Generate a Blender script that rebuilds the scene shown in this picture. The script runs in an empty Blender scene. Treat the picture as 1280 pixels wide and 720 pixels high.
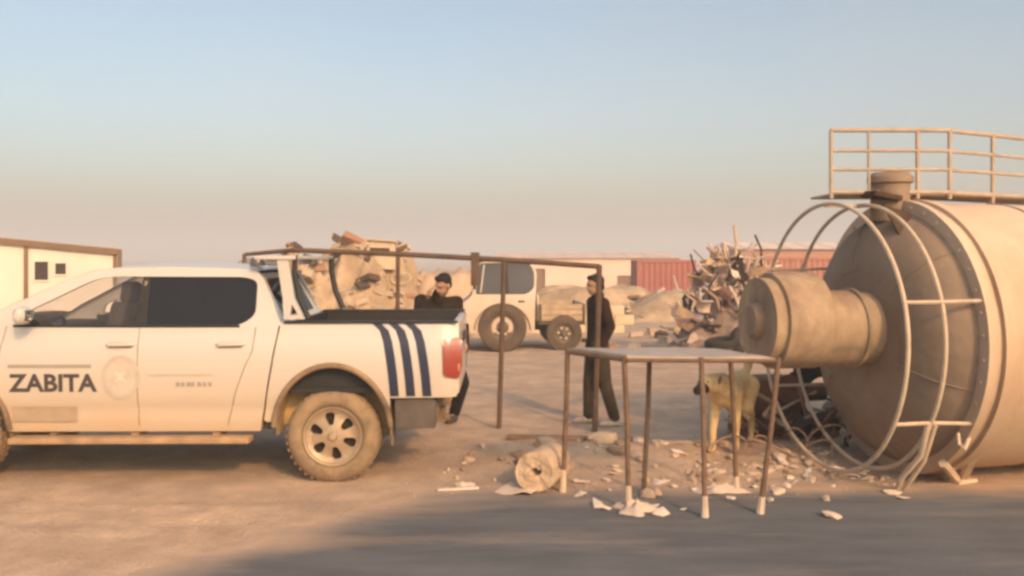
import bpy, bmesh, math, random
from mathutils import Vector, Matrix, noise
from mathutils.geometry import delaunay_2d_cdt

# ------------------------------------------------------------------ camera, sky, sun, exposure
scn = bpy.context.scene
col = scn.collection
R = math.radians
CAM_H = 1.95
FPX = 1108.0
cam_d = bpy.data.cameras.new('camera')
cam = bpy.data.objects.new('camera', cam_d)
col.objects.link(cam)
cam.location = (0, 0, CAM_H)
cam.rotation_euler = (R(90), 0, 0)
cam_d.sensor_width = 36.0
cam_d.lens = 36.0 * FPX / 1280.0
cam_d.shift_y = -38.0 / 1280.0
cam_d.clip_end = 6000
scn.camera = cam

SUN_AZ = R(152)          # clockwise from +Y
SUN_EL = R(30)
world = bpy.data.worlds.new('World')
scn.world = world
world.use_nodes = True
wn = world.node_tree
wn.nodes.clear()
w_out = wn.nodes.new('ShaderNodeOutputWorld')
w_bg = wn.nodes.new('ShaderNodeBackground')
w_sky = wn.nodes.new('ShaderNodeTexSky')
w_sky.sky_type = 'NISHITA'
w_sky.sun_disc = False
w_sky.sun_elevation = SUN_EL
w_sky.sun_rotation = SUN_AZ
w_sky.altitude = 400
w_sky.air_density = 1.0
w_sky.dust_density = 6.0
w_sky.ozone_density = 1.0
w_bg.inputs['Strength'].default_value = 0.15
# uneven thin dust veil over the whole sky, warm in tone
w_tc = wn.nodes.new('ShaderNodeTexCoord')
w_nz = wn.nodes.new('ShaderNodeTexNoise')
w_nz.inputs['Scale'].default_value = 1.6
w_nz.inputs['Detail'].default_value = 5
w_rp = wn.nodes.new('ShaderNodeValToRGB')
w_rp.color_ramp.elements[0].position = 0.35
w_rp.color_ramp.elements[0].color = (1.00, 1.06, 0.97, 1)
w_rp.color_ramp.elements[1].position = 0.68
w_rp.color_ramp.elements[1].color = (1.18, 1.08, 0.92, 1)
w_mx = wn.nodes.new('ShaderNodeMix')
w_mx.data_type = 'RGBA'
w_mx.blend_type = 'MULTIPLY'
w_mx.inputs['Factor'].default_value = 1.0
wn.links.new(w_tc.outputs['Generated'], w_nz.inputs['Vector'])
wn.links.new(w_nz.outputs['Fac'], w_rp.inputs['Fac'])
wn.links.new(w_sky.outputs[0], w_mx.inputs['A'])
wn.links.new(w_rp.outputs['Color'], w_mx.inputs['B'])
wn.links.new(w_mx.outputs['Result'], w_bg.inputs['Color'])
wn.links.new(w_bg.outputs[0], w_out.inputs['Surface'])

sun_d = bpy.data.lights.new('sun', 'SUN')
sun_d.energy = 2.0
sun_d.angle = R(3.0)
sun_d.color = (1.0, 0.53, 0.24)
sun = bpy.data.objects.new('sun', sun_d)
col.objects.link(sun)
to_sun = Vector((math.sin(SUN_AZ) * math.cos(SUN_EL), math.cos(SUN_AZ) * math.cos(SUN_EL), math.sin(SUN_EL)))
sun.rotation_euler = to_sun.to_track_quat('Z', 'Y').to_euler()

scn.view_settings.view_transform = 'Standard'
scn.view_settings.look = 'None'
scn.view_settings.gamma = 1.0
scn.view_settings.exposure = 0.48
scn.cycles.pixel_filter_type = 'BLACKMAN_HARRIS'
scn.cycles.filter_width = 3.0
scn.cycles.max_bounces = 8
scn.cycles.volume_bounces = 1
scn.cycles.transparent_max_bounces = 12

# ------------------------------------------------------------------ materials
MATS = {}


def mat(name, color, rough=0.7, metal=0.0, var=0.12, scale=6.0, bump=0.0, bscale=None, dust=None, spec=0.35, stretch=None,
        color2=None, c2=(0.45, 0.62), coat=0.0):
    """procedural material: base colour broken by noise, optional second colour in patches, optional dust by height"""
    if name in MATS:
        return MATS[name]
    m = bpy.data.materials.new(name)
    m.use_nodes = True
    nt = m.node_tree
    nd = nt.nodes
    ln = nt.links.new
    b = nd['Principled BSDF']
    b.inputs['Roughness'].default_value = rough
    b.inputs['Metallic'].default_value = metal
    b.inputs['Specular IOR Level'].default_value = spec
    b.inputs['Coat Weight'].default_value = coat
    tc = nd.new('ShaderNodeTexCoord')
    vec = tc.outputs['Object']
    if stretch:
        mp = nd.new('ShaderNodeMapping')
        mp.inputs['Scale'].default_value = stretch
        ln(vec, mp.inputs['Vector'])
        vec = mp.outputs[0]
    n1 = nd.new('ShaderNodeTexNoise')
    n1.inputs['Scale'].default_value = scale
    n1.inputs['Detail'].default_value = 6
    n1.inputs['Roughness'].default_value = 0.65
    ln(vec, n1.inputs['Vector'])
    rp = nd.new('ShaderNodeValToRGB')
    c = Vector(color)
    lo = c * (1 - var)
    hi = c * (1 + var)
    rp.color_ramp.elements[0].position = 0.3
    rp.color_ramp.elements[1].position = 0.7
    rp.color_ramp.elements[0].color = (*lo, 1)
    rp.color_ramp.elements[1].color = (*[min(1, k) for k in hi], 1)
    ln(n1.outputs['Fac'], rp.inputs['Fac'])
    cur = rp.outputs['Color']
    if color2:
        n2 = nd.new('ShaderNodeTexNoise')
        n2.inputs['Scale'].default_value = scale * 0.35
        n2.inputs['Detail'].default_value = 8
        n2.inputs['Roughness'].default_value = 0.7
        ln(vec, n2.inputs['Vector'])
        r2 = nd.new('ShaderNodeMapRange')
        r2.inputs['From Min'].default_value = c2[0]
        r2.inputs['From Max'].default_value = c2[1]
        ln(n2.outputs['Fac'], r2.inputs['Value'])
        mx = nd.new('ShaderNodeMix')
        mx.data_type = 'RGBA'
        ln(r2.outputs[0], mx.inputs['Factor'])
        ln(cur, mx.inputs['A'])
        mx.inputs['B'].default_value = (*color2, 1)
        cur = mx.outputs['Result']
    if dust:
        z0, z1, amt, dc = dust
        sp = nd.new('ShaderNodeSeparateXYZ')
        ln(tc.outputs['Object'], sp.inputs[0])
        mr = nd.new('ShaderNodeMapRange')
        mr.inputs['From Min'].default_value = z0
        mr.inputs['From Max'].default_value = z1
        mr.inputs['To Min'].default_value = amt
        mr.inputs['To Max'].default_value = 0.0
        ln(sp.outputs['Z'], mr.inputs['Value'])
        n3 = nd.new('ShaderNodeTexNoise')
        n3.inputs['Scale'].default_value = 3.0
        n3.inputs['Detail'].default_value = 8
        ln(tc.outputs['Object'], n3.inputs['Vector'])
        ma = nd.new('ShaderNodeMath')
        ma.operation = 'MULTIPLY_ADD'
        ln(n3.outputs['Fac'], ma.inputs[0])
        ma.inputs[1].default_value = 0.9
        ma.inputs[2].default_value = 0.5
        mm = nd.new('ShaderNodeMath')
        mm.operation = 'MULTIPLY'
        mm.use_clamp = True
        ln(mr.outputs[0], mm.inputs[0])
        ln(ma.outputs[0], mm.inputs[1])
        mx = nd.new('ShaderNodeMix')
        mx.data_type = 'RGBA'
        ln(mm.outputs[0], mx.inputs['Factor'])
        ln(cur, mx.inputs['A'])
        mx.inputs['B'].default_value = (*dc, 1)
        cur = mx.outputs['Result']
        rm = nd.new('ShaderNodeMapRange')
        rm.inputs['To Min'].default_value = rough
        rm.inputs['To Max'].default_value = 0.9
        ln(mm.outputs[0], rm.inputs['Value'])
        ln(rm.outputs[0], b.inputs['Roughness'])
    ln(cur, b.inputs['Base Color'])
    if bump:
        nb = nd.new('ShaderNodeTexNoise')
        nb.inputs['Scale'].default_value = bscale or scale * 3
        nb.inputs['Detail'].default_value = 8
        ln(vec, nb.inputs['Vector'])
        bp = nd.new('ShaderNodeBump')
        bp.inputs['Strength'].default_value = bump
        bp.inputs['Distance'].default_value = 0.03
        ln(nb.outputs['Fac'], bp.inputs['Height'])
        ln(bp.outputs[0], b.inputs['Normal'])
    MATS[name] = m
    return m


def glass(name, tint, opacity, rough=0.03):
    """car glass: tinted see-through film plus a Fresnel reflection"""
    if name in MATS:
        return MATS[name]
    m = bpy.data.materials.new(name)
    m.use_nodes = True
    nt = m.node_tree
    nt.nodes.clear()
    o = nt.nodes.new('ShaderNodeOutputMaterial')
    tr = nt.nodes.new('ShaderNodeBsdfTransparent')
    tr.inputs['Color'].default_value = (*[1 - opacity + opacity * t for t in tint], 1)
    df = nt.nodes.new('ShaderNodeBsdfDiffuse')
    df.inputs['Color'].default_value = (*tint, 1)
    nz = nt.nodes.new('ShaderNodeTexNoise')
    nz.inputs['Scale'].default_value = 4
    mr = nt.nodes.new('ShaderNodeMapRange')
    mr.inputs['To Min'].default_value = opacity * 0.85
    mr.inputs['To Max'].default_value = min(1, opacity * 1.15)
    nt.links.new(nz.outputs['Fac'], mr.inputs['Value'])
    mx = nt.nodes.new('ShaderNodeMixShader')
    nt.links.new(mr.outputs[0], mx.inputs[0])
    nt.links.new(tr.outputs[0], mx.inputs[1])
    nt.links.new(df.outputs[0], mx.inputs[2])
    gl = nt.nodes.new('ShaderNodeBsdfGlossy')
    gl.inputs['Roughness'].default_value = rough
    lw = nt.nodes.new('ShaderNodeLayerWeight')
    lw.inputs['Blend'].default_value = 0.25
    fr = nt.nodes.new('ShaderNodeMath')
    fr.operation = 'MULTIPLY_ADD'
    fr.inputs[1].default_value = 0.3
    fr.inputs[2].default_value = 0.03
    nt.links.new(lw.outputs['Facing'], fr.inputs[0])
    m2 = nt.nodes.new('ShaderNodeMixShader')
    nt.links.new(fr.outputs[0], m2.inputs[0])
    nt.links.new(mx.outputs[0], m2.inputs[1])
    nt.links.new(gl.outputs[0], m2.inputs[2])
    nt.links.new(m2.outputs[0], o.inputs['Surface'])
    MATS[name] = m
    return m


DUST = (0.42, 0.27, 0.15)
SAND = (0.50, 0.355, 0.25)
ASPH = (0.124, 0.126, 0.131)


# ------------------------------------------------------------------ mesh helpers
class MB:
    def __init__(s):
        s.v = []
        s.f = []

    def add(s, vs, fs):
        o = len(s.v)
        s.v += [tuple(v) for v in vs]
        s.f += [tuple(i + o for i in f) for f in fs]
        return s

    def box(s, c, d, rot=None):
        x, y, z = (k / 2 for k in d)
        vs = [Vector((a * x, b * y, e * z)) for a in (-1, 1) for b in (-1, 1) for e in (-1, 1)]
        if rot is not None:
            vs = [rot @ v for v in vs]
        vs = [v + Vector(c) for v in vs]
        return s.add(vs, [(0, 1, 3, 2), (4, 6, 7, 5), (0, 4, 5, 1), (2, 3, 7, 6), (0, 2, 6, 4), (1, 5, 7, 3)])

    def tube(s, pts, r, seg=8, closed=False):
        pts = [Vector(p) for p in pts]
        n = len(pts)
        rs = r if isinstance(r, (list, tuple)) else [r] * n
        rings = []
        prev = None
        for i, p in enumerate(pts):
            if closed:
                d = (pts[(i + 1) % n] - pts[i - 1]).normalized()
            else:
                d = (pts[min(i + 1, n - 1)] - pts[max(i - 1, 0)]).normalized()
            if prev is None:
                a = d.cross(Vector((0, 0, 1)))
                if a.length < 1e-3:
                    a = d.cross(Vector((0, 1, 0)))
            else:
                a = prev - d * prev.dot(d)
            a.normalize()
            prev = a
            b = d.cross(a)
            rings.append([p + (a * math.cos(t) + b * math.sin(t)) * rs[i] for t in [2 * math.pi * k / seg for k in range(seg)]])
        o = len(s.v)
        for rg in rings:
            s.v += [tuple(v) for v in rg]
        m = n if closed else n - 1
        for i in range(m):
            j = (i + 1) % n
            for k in range(seg):
                l = (k + 1) % seg
                s.f.append((o + i * seg + k, o + i * seg + l, o + j * seg + l, o + j * seg + k))
        if not closed:
            s.f.append(tuple(o + k for k in reversed(range(seg))))
            s.f.append(tuple(o + (n - 1) * seg + k for k in range(seg)))
        return s

    def lathe(s, prof, mtx=None, seg=32, closed=False):
        """prof: (r, h) pairs, turned round local Z, then put through mtx"""
        mtx = mtx or Matrix()
        o = len(s.v)
        n = len(prof)
        for r, h in prof:
            for k in range(seg):
                t = 2 * math.pi * k / seg
                s.v.append(tuple(mtx @ Vector((r * math.cos(t), r * math.sin(t), h))))
        for i in range(n if closed else n - 1):
            j = (i + 1) % n
            for k in range(seg):
                l = (k + 1) % seg
                s.f.append((o + i * seg + k, o + i * seg + l, o + j * seg + l, o + j * seg + k))
        return s

    def grid(s, rows, flip=False):
        o = len(s.v)
        n = len(rows[0])
        for r in rows:
            s.v += [tuple(p) for p in r]
        for i in range(len(rows) - 1):
            for j in range(n - 1):
                q = (o + i * n + j, o + i * n + j + 1, o + (i + 1) * n + j + 1, o + (i + 1) * n + j)
                s.f.append(q[::-1] if flip else q)
        return s

    def mesh(s, name, bevel=0.0, smooth=40, solid=0.0, fixn=True):
        me = bpy.data.meshes.new(name)
        me.from_pydata(s.v, [], s.f)
        if bevel or solid or fixn:
            bm = bmesh.new()
            bm.from_mesh(me)
            if fixn:
                bmesh.ops.recalc_face_normals(bm, faces=bm.faces)
            if solid:
                bmesh.ops.solidify(bm, geom=bm.faces[:], thickness=solid)
            if bevel:
                es = [e for e in bm.edges if len(e.link_faces) == 2 and e.calc_face_angle(0) > R(40)]
                bmesh.ops.bevel(bm, geom=es, offset=bevel, segments=2, affect='EDGES', profile=0.6, clamp_overlap=True)
            bm.to_mesh(me)
            bm.free()
        me.validate()
        if smooth:
            me.shade_smooth()
            me.set_sharp_from_angle(angle=R(smooth))
        return me

    def build(s, name, material, parent=None, **k):
        me = s.mesh(name, **k)
        return link(name, me, material, parent)


def link(name, me, material, parent=None):
    if material is not None and not me.materials:
        me.materials.append(material)
    o = bpy.data.objects.new(name, me)
    col.objects.link(o)
    o.parent = parent
    return o


def tag(o, label=None, cat=None, group=None, kind=None):
    if label:
        o['label'] = label
    if cat:
        o['category'] = cat
    if group:
        o['group'] = group
    if kind:
        o['kind'] = kind
    return o


def thing(name, label, cat, loc=(0, 0, 0), rz=0.0, group=None):
    o = bpy.data.objects.new(name, None)
    o.empty_display_size = 0.2
    col.objects.link(o)
    o.location = loc
    o.rotation_euler = (0, 0, rz)
    return tag(o, label, cat, group)


def axis_m(origin, d):
    """matrix whose Z runs along d"""
    return Matrix.Translation(Vector(origin)) @ Vector(d).to_track_quat('Z', 'Y').to_matrix().to_4x4()


def inpoly(p, poly):
    x, y = p
    c = False
    n = len(poly)
    for i in range(n):
        x1, y1 = poly[i]
        x2, y2 = poly[i - 1]
        if (y1 > y) != (y2 > y) and x < (x2 - x1) * (y - y1) / (y2 - y1) + x1:
            c = not c
    return c


def resample(poly, step):
    out = []
    for i in range(len(poly)):
        a = Vector(poly[i])
        b = Vector(poly[(i + 1) % len(poly)])
        n = max(1, int((b - a).length / step))
        for k in range(n):
            out.append(tuple(a.lerp(b, k / n)))
    return out


def panel(outline, holes=(), step=0.08, fn=None, thick=None):
    """flat outline (with holes) meshed finely, put through fn(x, z) -> point; thick = vector for the turned-in rim"""
    loops = [resample(outline, step)] + [resample(h, step) for h in holes]
    pts = []
    edges = []
    for lp in loops:
        o = len(pts)
        pts += [Vector(p) for p in lp]
        edges += [(o + i, o + (i + 1) % len(lp)) for i in range(len(lp))]
    xs = [p[0] for p in outline]
    zs = [p[1] for p in outline]
    rnd = random.Random(1)
    x = min(xs) + step * 0.5
    while x < max(xs):
        z = min(zs) + step * 0.5
        while z < max(zs):
            q = (x, z)
            if inpoly(q, outline) and not any(inpoly(q, h) for h in holes):
                if min((Vector(q) - p).length for p in pts[:sum(map(len, loops))]) > step * 0.45:
                    pts.append(Vector(q))
            z += step
        x += step
    v, e, f, _, _, _ = delaunay_2d_cdt(pts, edges, [], 0, 1e-5)
    tri = []
    for t in f:
        c = sum((v[i] for i in t), Vector((0, 0))) / 3
        if inpoly(c, outline) and not any(inpoly(c, h) for h in holes):
            tri.append(tuple(t))
    fn = fn or (lambda a, b: (a, 0, b))
    P3 = [Vector(fn(p[0], p[1])) for p in v]
    mb = MB()
    mb.add(P3, tri)
    if thick is not None:
        cnt = {}
        for t in tri:
            for i in range(3):
                k = (t[i], t[(i + 1) % 3])
                cnt[frozenset(k)] = cnt.get(frozenset(k), 0) + 1
        tv = Vector(thick)
        for t in tri:
            for i in range(3):
                a, b_ = t[i], t[(i + 1) % 3]
                if cnt[frozenset((a, b_))] == 1:
                    mb.add([P3[a], P3[b_], P3[b_] + tv, P3[a] + tv], [(0, 3, 2, 1)])
    # weld
    return mb


def weld(mb, name, material, parent=None, smooth=35, dist=1e-4, solid=0):
    me = bpy.data.meshes.new(name)
    me.from_pydata(mb.v, [], mb.f)
    bm = bmesh.new()
    bm.from_mesh(me)
    bmesh.ops.remove_doubles(bm, verts=bm.verts, dist=dist)
    bmesh.ops.recalc_face_normals(bm, faces=bm.faces)
    bm.to_mesh(me)
    bm.free()
    me.shade_smooth()
    me.set_sharp_from_angle(angle=R(smooth))
    return link(name, me, material, parent)


def roundpoly(pts, r, n=4):
    """round the corners of a polygon; pts may hold (x, z) or (x, z, r)"""
    out = []
    m = len(pts)
    for i in range(m):
        p = Vector(pts[i][:2])
        rr = pts[i][2] if len(pts[i]) > 2 else r
        a = Vector(pts[i - 1][:2]) - p
        b = Vector(pts[(i + 1) % m][:2]) - p
        k = min(rr, a.length * 0.45, b.length * 0.45)
        if k < 1e-4:
            out.append(tuple(p))
            continue
        p0 = p + a.normalized() * k
        p1 = p + b.normalized() * k
        for t in range(n + 1):
            s = t / n
            out.append(tuple(p0 * (1 - s) ** 2 + p * 2 * s * (1 - s) + p1 * s * s))
    return out


def arc(cx, cz, r, a0, a1, n, rz=None):
    rz = rz or r
    return [(cx + r * math.cos(R(a0 + (a1 - a0) * i / n)), cz + rz * math.sin(R(a0 + (a1 - a0) * i / n))) for i in range(n + 1)]


def flesh(name, caps, material, parent=None, voxel=0.012, it=6, balls=()):
    """one continuous body surface out of tapered limbs and ellipsoids (voxel remesh, then smoothed)"""
    mb = MB()
    for c in caps:
        p0, r0, p1, r1 = c[:4]
        p0, p1 = Vector(p0), Vector(p1)
        d = p1 - p0
        L = d.length
        sq = c[4] if len(c) > 4 else 1.0      # flatten across local y
        M = axis_m(p0, d) if L > 1e-6 else Matrix.Translation(p0)
        if sq != 1.0:
            M = Matrix.Translation(p0) @ Matrix.Diagonal((1, sq, 1, 1)) @ Vector(d).to_track_quat('Z', 'Y').to_matrix().to_4x4()
        pr = []
        for i in range(7):
            t = math.pi / 2 * (1 - i / 6)
            pr.append((max(1e-4, r0 * math.cos(t)), -r0 * math.sin(t)))
        for i in range(7):
            t = math.pi / 2 * i / 6
            pr.append((max(1e-4, r1 * math.cos(t)), L + r1 * math.sin(t)))
        mb.lathe(pr, M, 16)
    for b in balls:
        c, rad = b[:2]
        M = Matrix.Translation(Vector(c))
        if len(b) > 2:
            M = M @ b[2]
        M = M @ Matrix.Diagonal((*rad, 1))
        mb.lathe([(max(1e-4, math.cos(t)), math.sin(t)) for t in [math.pi * (i / 12 - 0.5) for i in range(13)]], M, 20)
    me = bpy.data.meshes.new(name + '_raw')
    me.from_pydata(mb.v, [], mb.f)
    bm = bmesh.new()
    bm.from_mesh(me)
    bmesh.ops.remove_doubles(bm, verts=bm.verts, dist=3e-4)
    bmesh.ops.holes_fill(bm, edges=bm.edges)
    bmesh.ops.recalc_face_normals(bm, faces=bm.faces)
    bm.to_mesh(me)
    bm.free()
    tmp = bpy.data.objects.new(name + '_raw', me)
    col.objects.link(tmp)
    rm = tmp.modifiers.new('r', 'REMESH')
    rm.mode = 'VOXEL'
    rm.voxel_size = voxel
    sm = tmp.modifiers.new('s', 'SMOOTH')
    sm.factor = 0.5
    sm.iterations = it
    dg = bpy.context.evaluated_depsgraph_get()
    me2 = bpy.data.meshes.new_from_object(tmp.evaluated_get(dg))
    me2.name = name
    bpy.data.objects.remove(tmp)
    bpy.data.meshes.remove(me)
    me2.shade_smooth()
    return link(name, me2, material, parent)


def text_mesh(body, height, bold=0.0, align='LEFT'):
    c = bpy.data.curves.new('t', 'FONT')
    c.body = body
    c.size = 1.0
    c.offset = bold
    c.resolution_u = 3
    o = bpy.data.objects.new('t', c)
    col.objects.link(o)
    dg = bpy.context.evaluated_depsgraph_get()
    me = bpy.data.meshes.new_from_object(o.evaluated_get(dg))
    bpy.data.objects.remove(o)
    bpy.data.curves.remove(c)
    ys = [v.co.y for v in me.vertices]
    xs = [v.co.x for v in me.vertices]
    k = height / (max(ys) - min(ys))
    vs = [((v.co.x - min(xs)) * k, (v.co.y - min(ys)) * k) for v in me.vertices]
    fs = [tuple(p.vertices) for p in me.polygons]
    bpy.data.meshes.remove(me)
    return vs, fs


def smooth01(a, b, x):
    t = max(0.0, min(1.0, (x - a) / (b - a)))
    return t * t * (3 - 2 * t)


def fbm(x, y, z=0.0, o=4):
    return noise.fractal(Vector((x, y, z)), 1.0, 2.0, o)


# ------------------------------------------------------------------ ground and road
def road_edge(x):
    base = 5.45 + 2.1 * smooth01(-2.6, -0.3, x)
    return base + 0.16 * fbm(x * 0.9, 3.1) + 0.08 * fbm(x * 4, 7.7)


def gz(x, y):
    z = 0.0
    if y > 13:
        z -= 1.25 * (1 - math.exp(-(y - 13) / 42.0))
    off = smooth01(0.15, 0.9, y - road_edge(x)) if -30 < x < 30 else 1.0
    if y < 60:
        z += off * (0.022 * fbm(x * 0.6, y * 0.6) + 0.010 * fbm(x * 2.5, y * 2.5, 4.0)) * (1 + 0.05 * max(0, y - 12))
        berm = math.exp(-((y - 8.75 - 0.1 * fbm(x, 2.2)) / 0.55) ** 2) * smooth01(-0.6, 0.2, x) * (1 - smooth01(4.2, 5.4, x))
        z += berm * (0.075 + 0.05 * fbm(x * 1.7, y * 2.2, 9.0))
    else:
        z += 0.25 * fbm(x * 0.02, y * 0.02)
    if x < -0.9 and y < 9.5:      # wheel ruts left along the road
        for yr in (6.55, 7.15):
            w_ = (y - yr - 0.05 * math.sin(x * 0.8)) / 0.11
            z += smooth01(-0.9, -1.6, x) * off * (0.012 * math.exp(-(abs(w_) - 1.4) ** 2 * 3) - 0.016 * math.exp(-w_ * w_))
    # level pads under the pickup and the tank
    if 7.2 < y < 10.0 and x < -0.2:
        z *= 1 - smooth01(-0.2, -0.7, x)
    if x > 2.9:
        z *= 1 - 0.8 * smooth01(2.9, 3.6, x) * (1 - smooth01(10, 11.5, y)) * smooth01(6.0, 7.0, y)
    return z


def spaced(d0, d1, st, far):
    a = [d0 + st * i for i in range(int((d1 - d0) / st) + 1)]
    s = st
    while a[-1] < far:
        s *= 1.22
        a.append(a[-1] + s)
    return a


xs_p = spaced(0, 9, 0.11, 2500)
gx = [-x for x in reversed(xs_p[1:])] + xs_p
gy_b = [-y for y in reversed(spaced(0, 0.5, 0.5, 600)[1:])]
gy = gy_b + [i * 0.5 for i in range(0, 10)] + spaced(5.0, 14.0, 0.09, 3500)
rows = [[(x, y, gz(x, y)) for x in gx] for y in gy]
m_ground = mat('dusty_earth', SAND, 0.95, var=0.24, scale=2.3, bump=0.75, bscale=32, color2=(0.38, 0.28, 0.205), c2=(0.46, 0.68), spec=0.15)
nt = m_ground.node_tree
ground = MB().grid(rows).build('ground', m_ground, None, smooth=180)
tag(ground, 'pale tan dusty earth of the yard', kind='structure')

rx = [-60 + 2 * i for i in range(26)] + [-8 + 0.1 * i for i in range(160)] + [8 + 2 * i for i in range(27)]
rows = []
for x in rx:
    e = road_edge(x)
    rows.append([(x, y, 0.010 if k < 10 else -0.012) for k, y in enumerate((-8, -2, 2, 3.4, 4, e - 1.0, e - 0.7, e - 0.45, e - 0.25, e - 0.06, e + 0.12))])
m_road = mat('dusty_asphalt', ASPH, 0.9, var=0.22, scale=2.2, bump=0.25, bscale=60, spec=0.2, stretch=(0.35, 1.3, 1))
# dust blown over the asphalt: streaks along the road, thickening towards the ragged edge
nt = m_road.node_tree
nd = nt.nodes
b = nd['Principled BSDF']
src = b.inputs['Base Color'].links[0].from_socket
tc = nd.new('ShaderNodeTexCoord')
mp = nd.new('ShaderNodeMapping')
mp.inputs['Scale'].default_value = (0.22, 1.1, 1)
nt.links.new(tc.outputs['Object'], mp.inputs['Vector'])
nz = nd.new('ShaderNodeTexNoise')
nz.inputs['Scale'].default_value = 1.4
nz.inputs['Detail'].default_value = 9
nz.inputs['Roughness'].default_value = 0.68
nt.links.new(mp.outputs[0], nz.inputs['Vector'])
at_ = nd.new('ShaderNodeAttribute')
at_.attribute_name = 'dust'
ad = nd.new('ShaderNodeMath')
ad.operation = 'ADD'
nt.links.new(nz.outputs['Fac'], ad.inputs[0])
nt.links.new(at_.outputs['Fac'], ad.inputs[1])
mr = nd.new('ShaderNodeMapRange')
mr.inputs['From Min'].default_value = 0.60
mr.inputs['From Max'].default_value = 1.10
nt.links.new(ad.outputs[0], mr.inputs['Value'])
mx = nd.new('ShaderNodeMix')
mx.data_type = 'RGBA'
nt.links.new(mr.outputs[0], mx.inputs['Factor'])
nt.links.new(src, mx.inputs['A'])
mx.inputs['B'].default_value = (*SAND, 1)
nt.links.new(mx.outputs['Result'], b.inputs['Base Color'])
road = MB().grid(rows).build('road', m_road, None, smooth=180)
tag(road, 'grey asphalt road with dust drifted over its edge', kind='structure')
at_l = road.data.attributes.new('dust', 'FLOAT', 'POINT')
for v in road.data.vertices:
    d = road_edge(v.co.x) - v.co.y
    at_l.data[v.index].value = 0.60 * math.exp(-max(0, d) / (0.22 + 0.35 * smooth01(0.3, -1.5, v.co.x))) + 0.06

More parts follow.
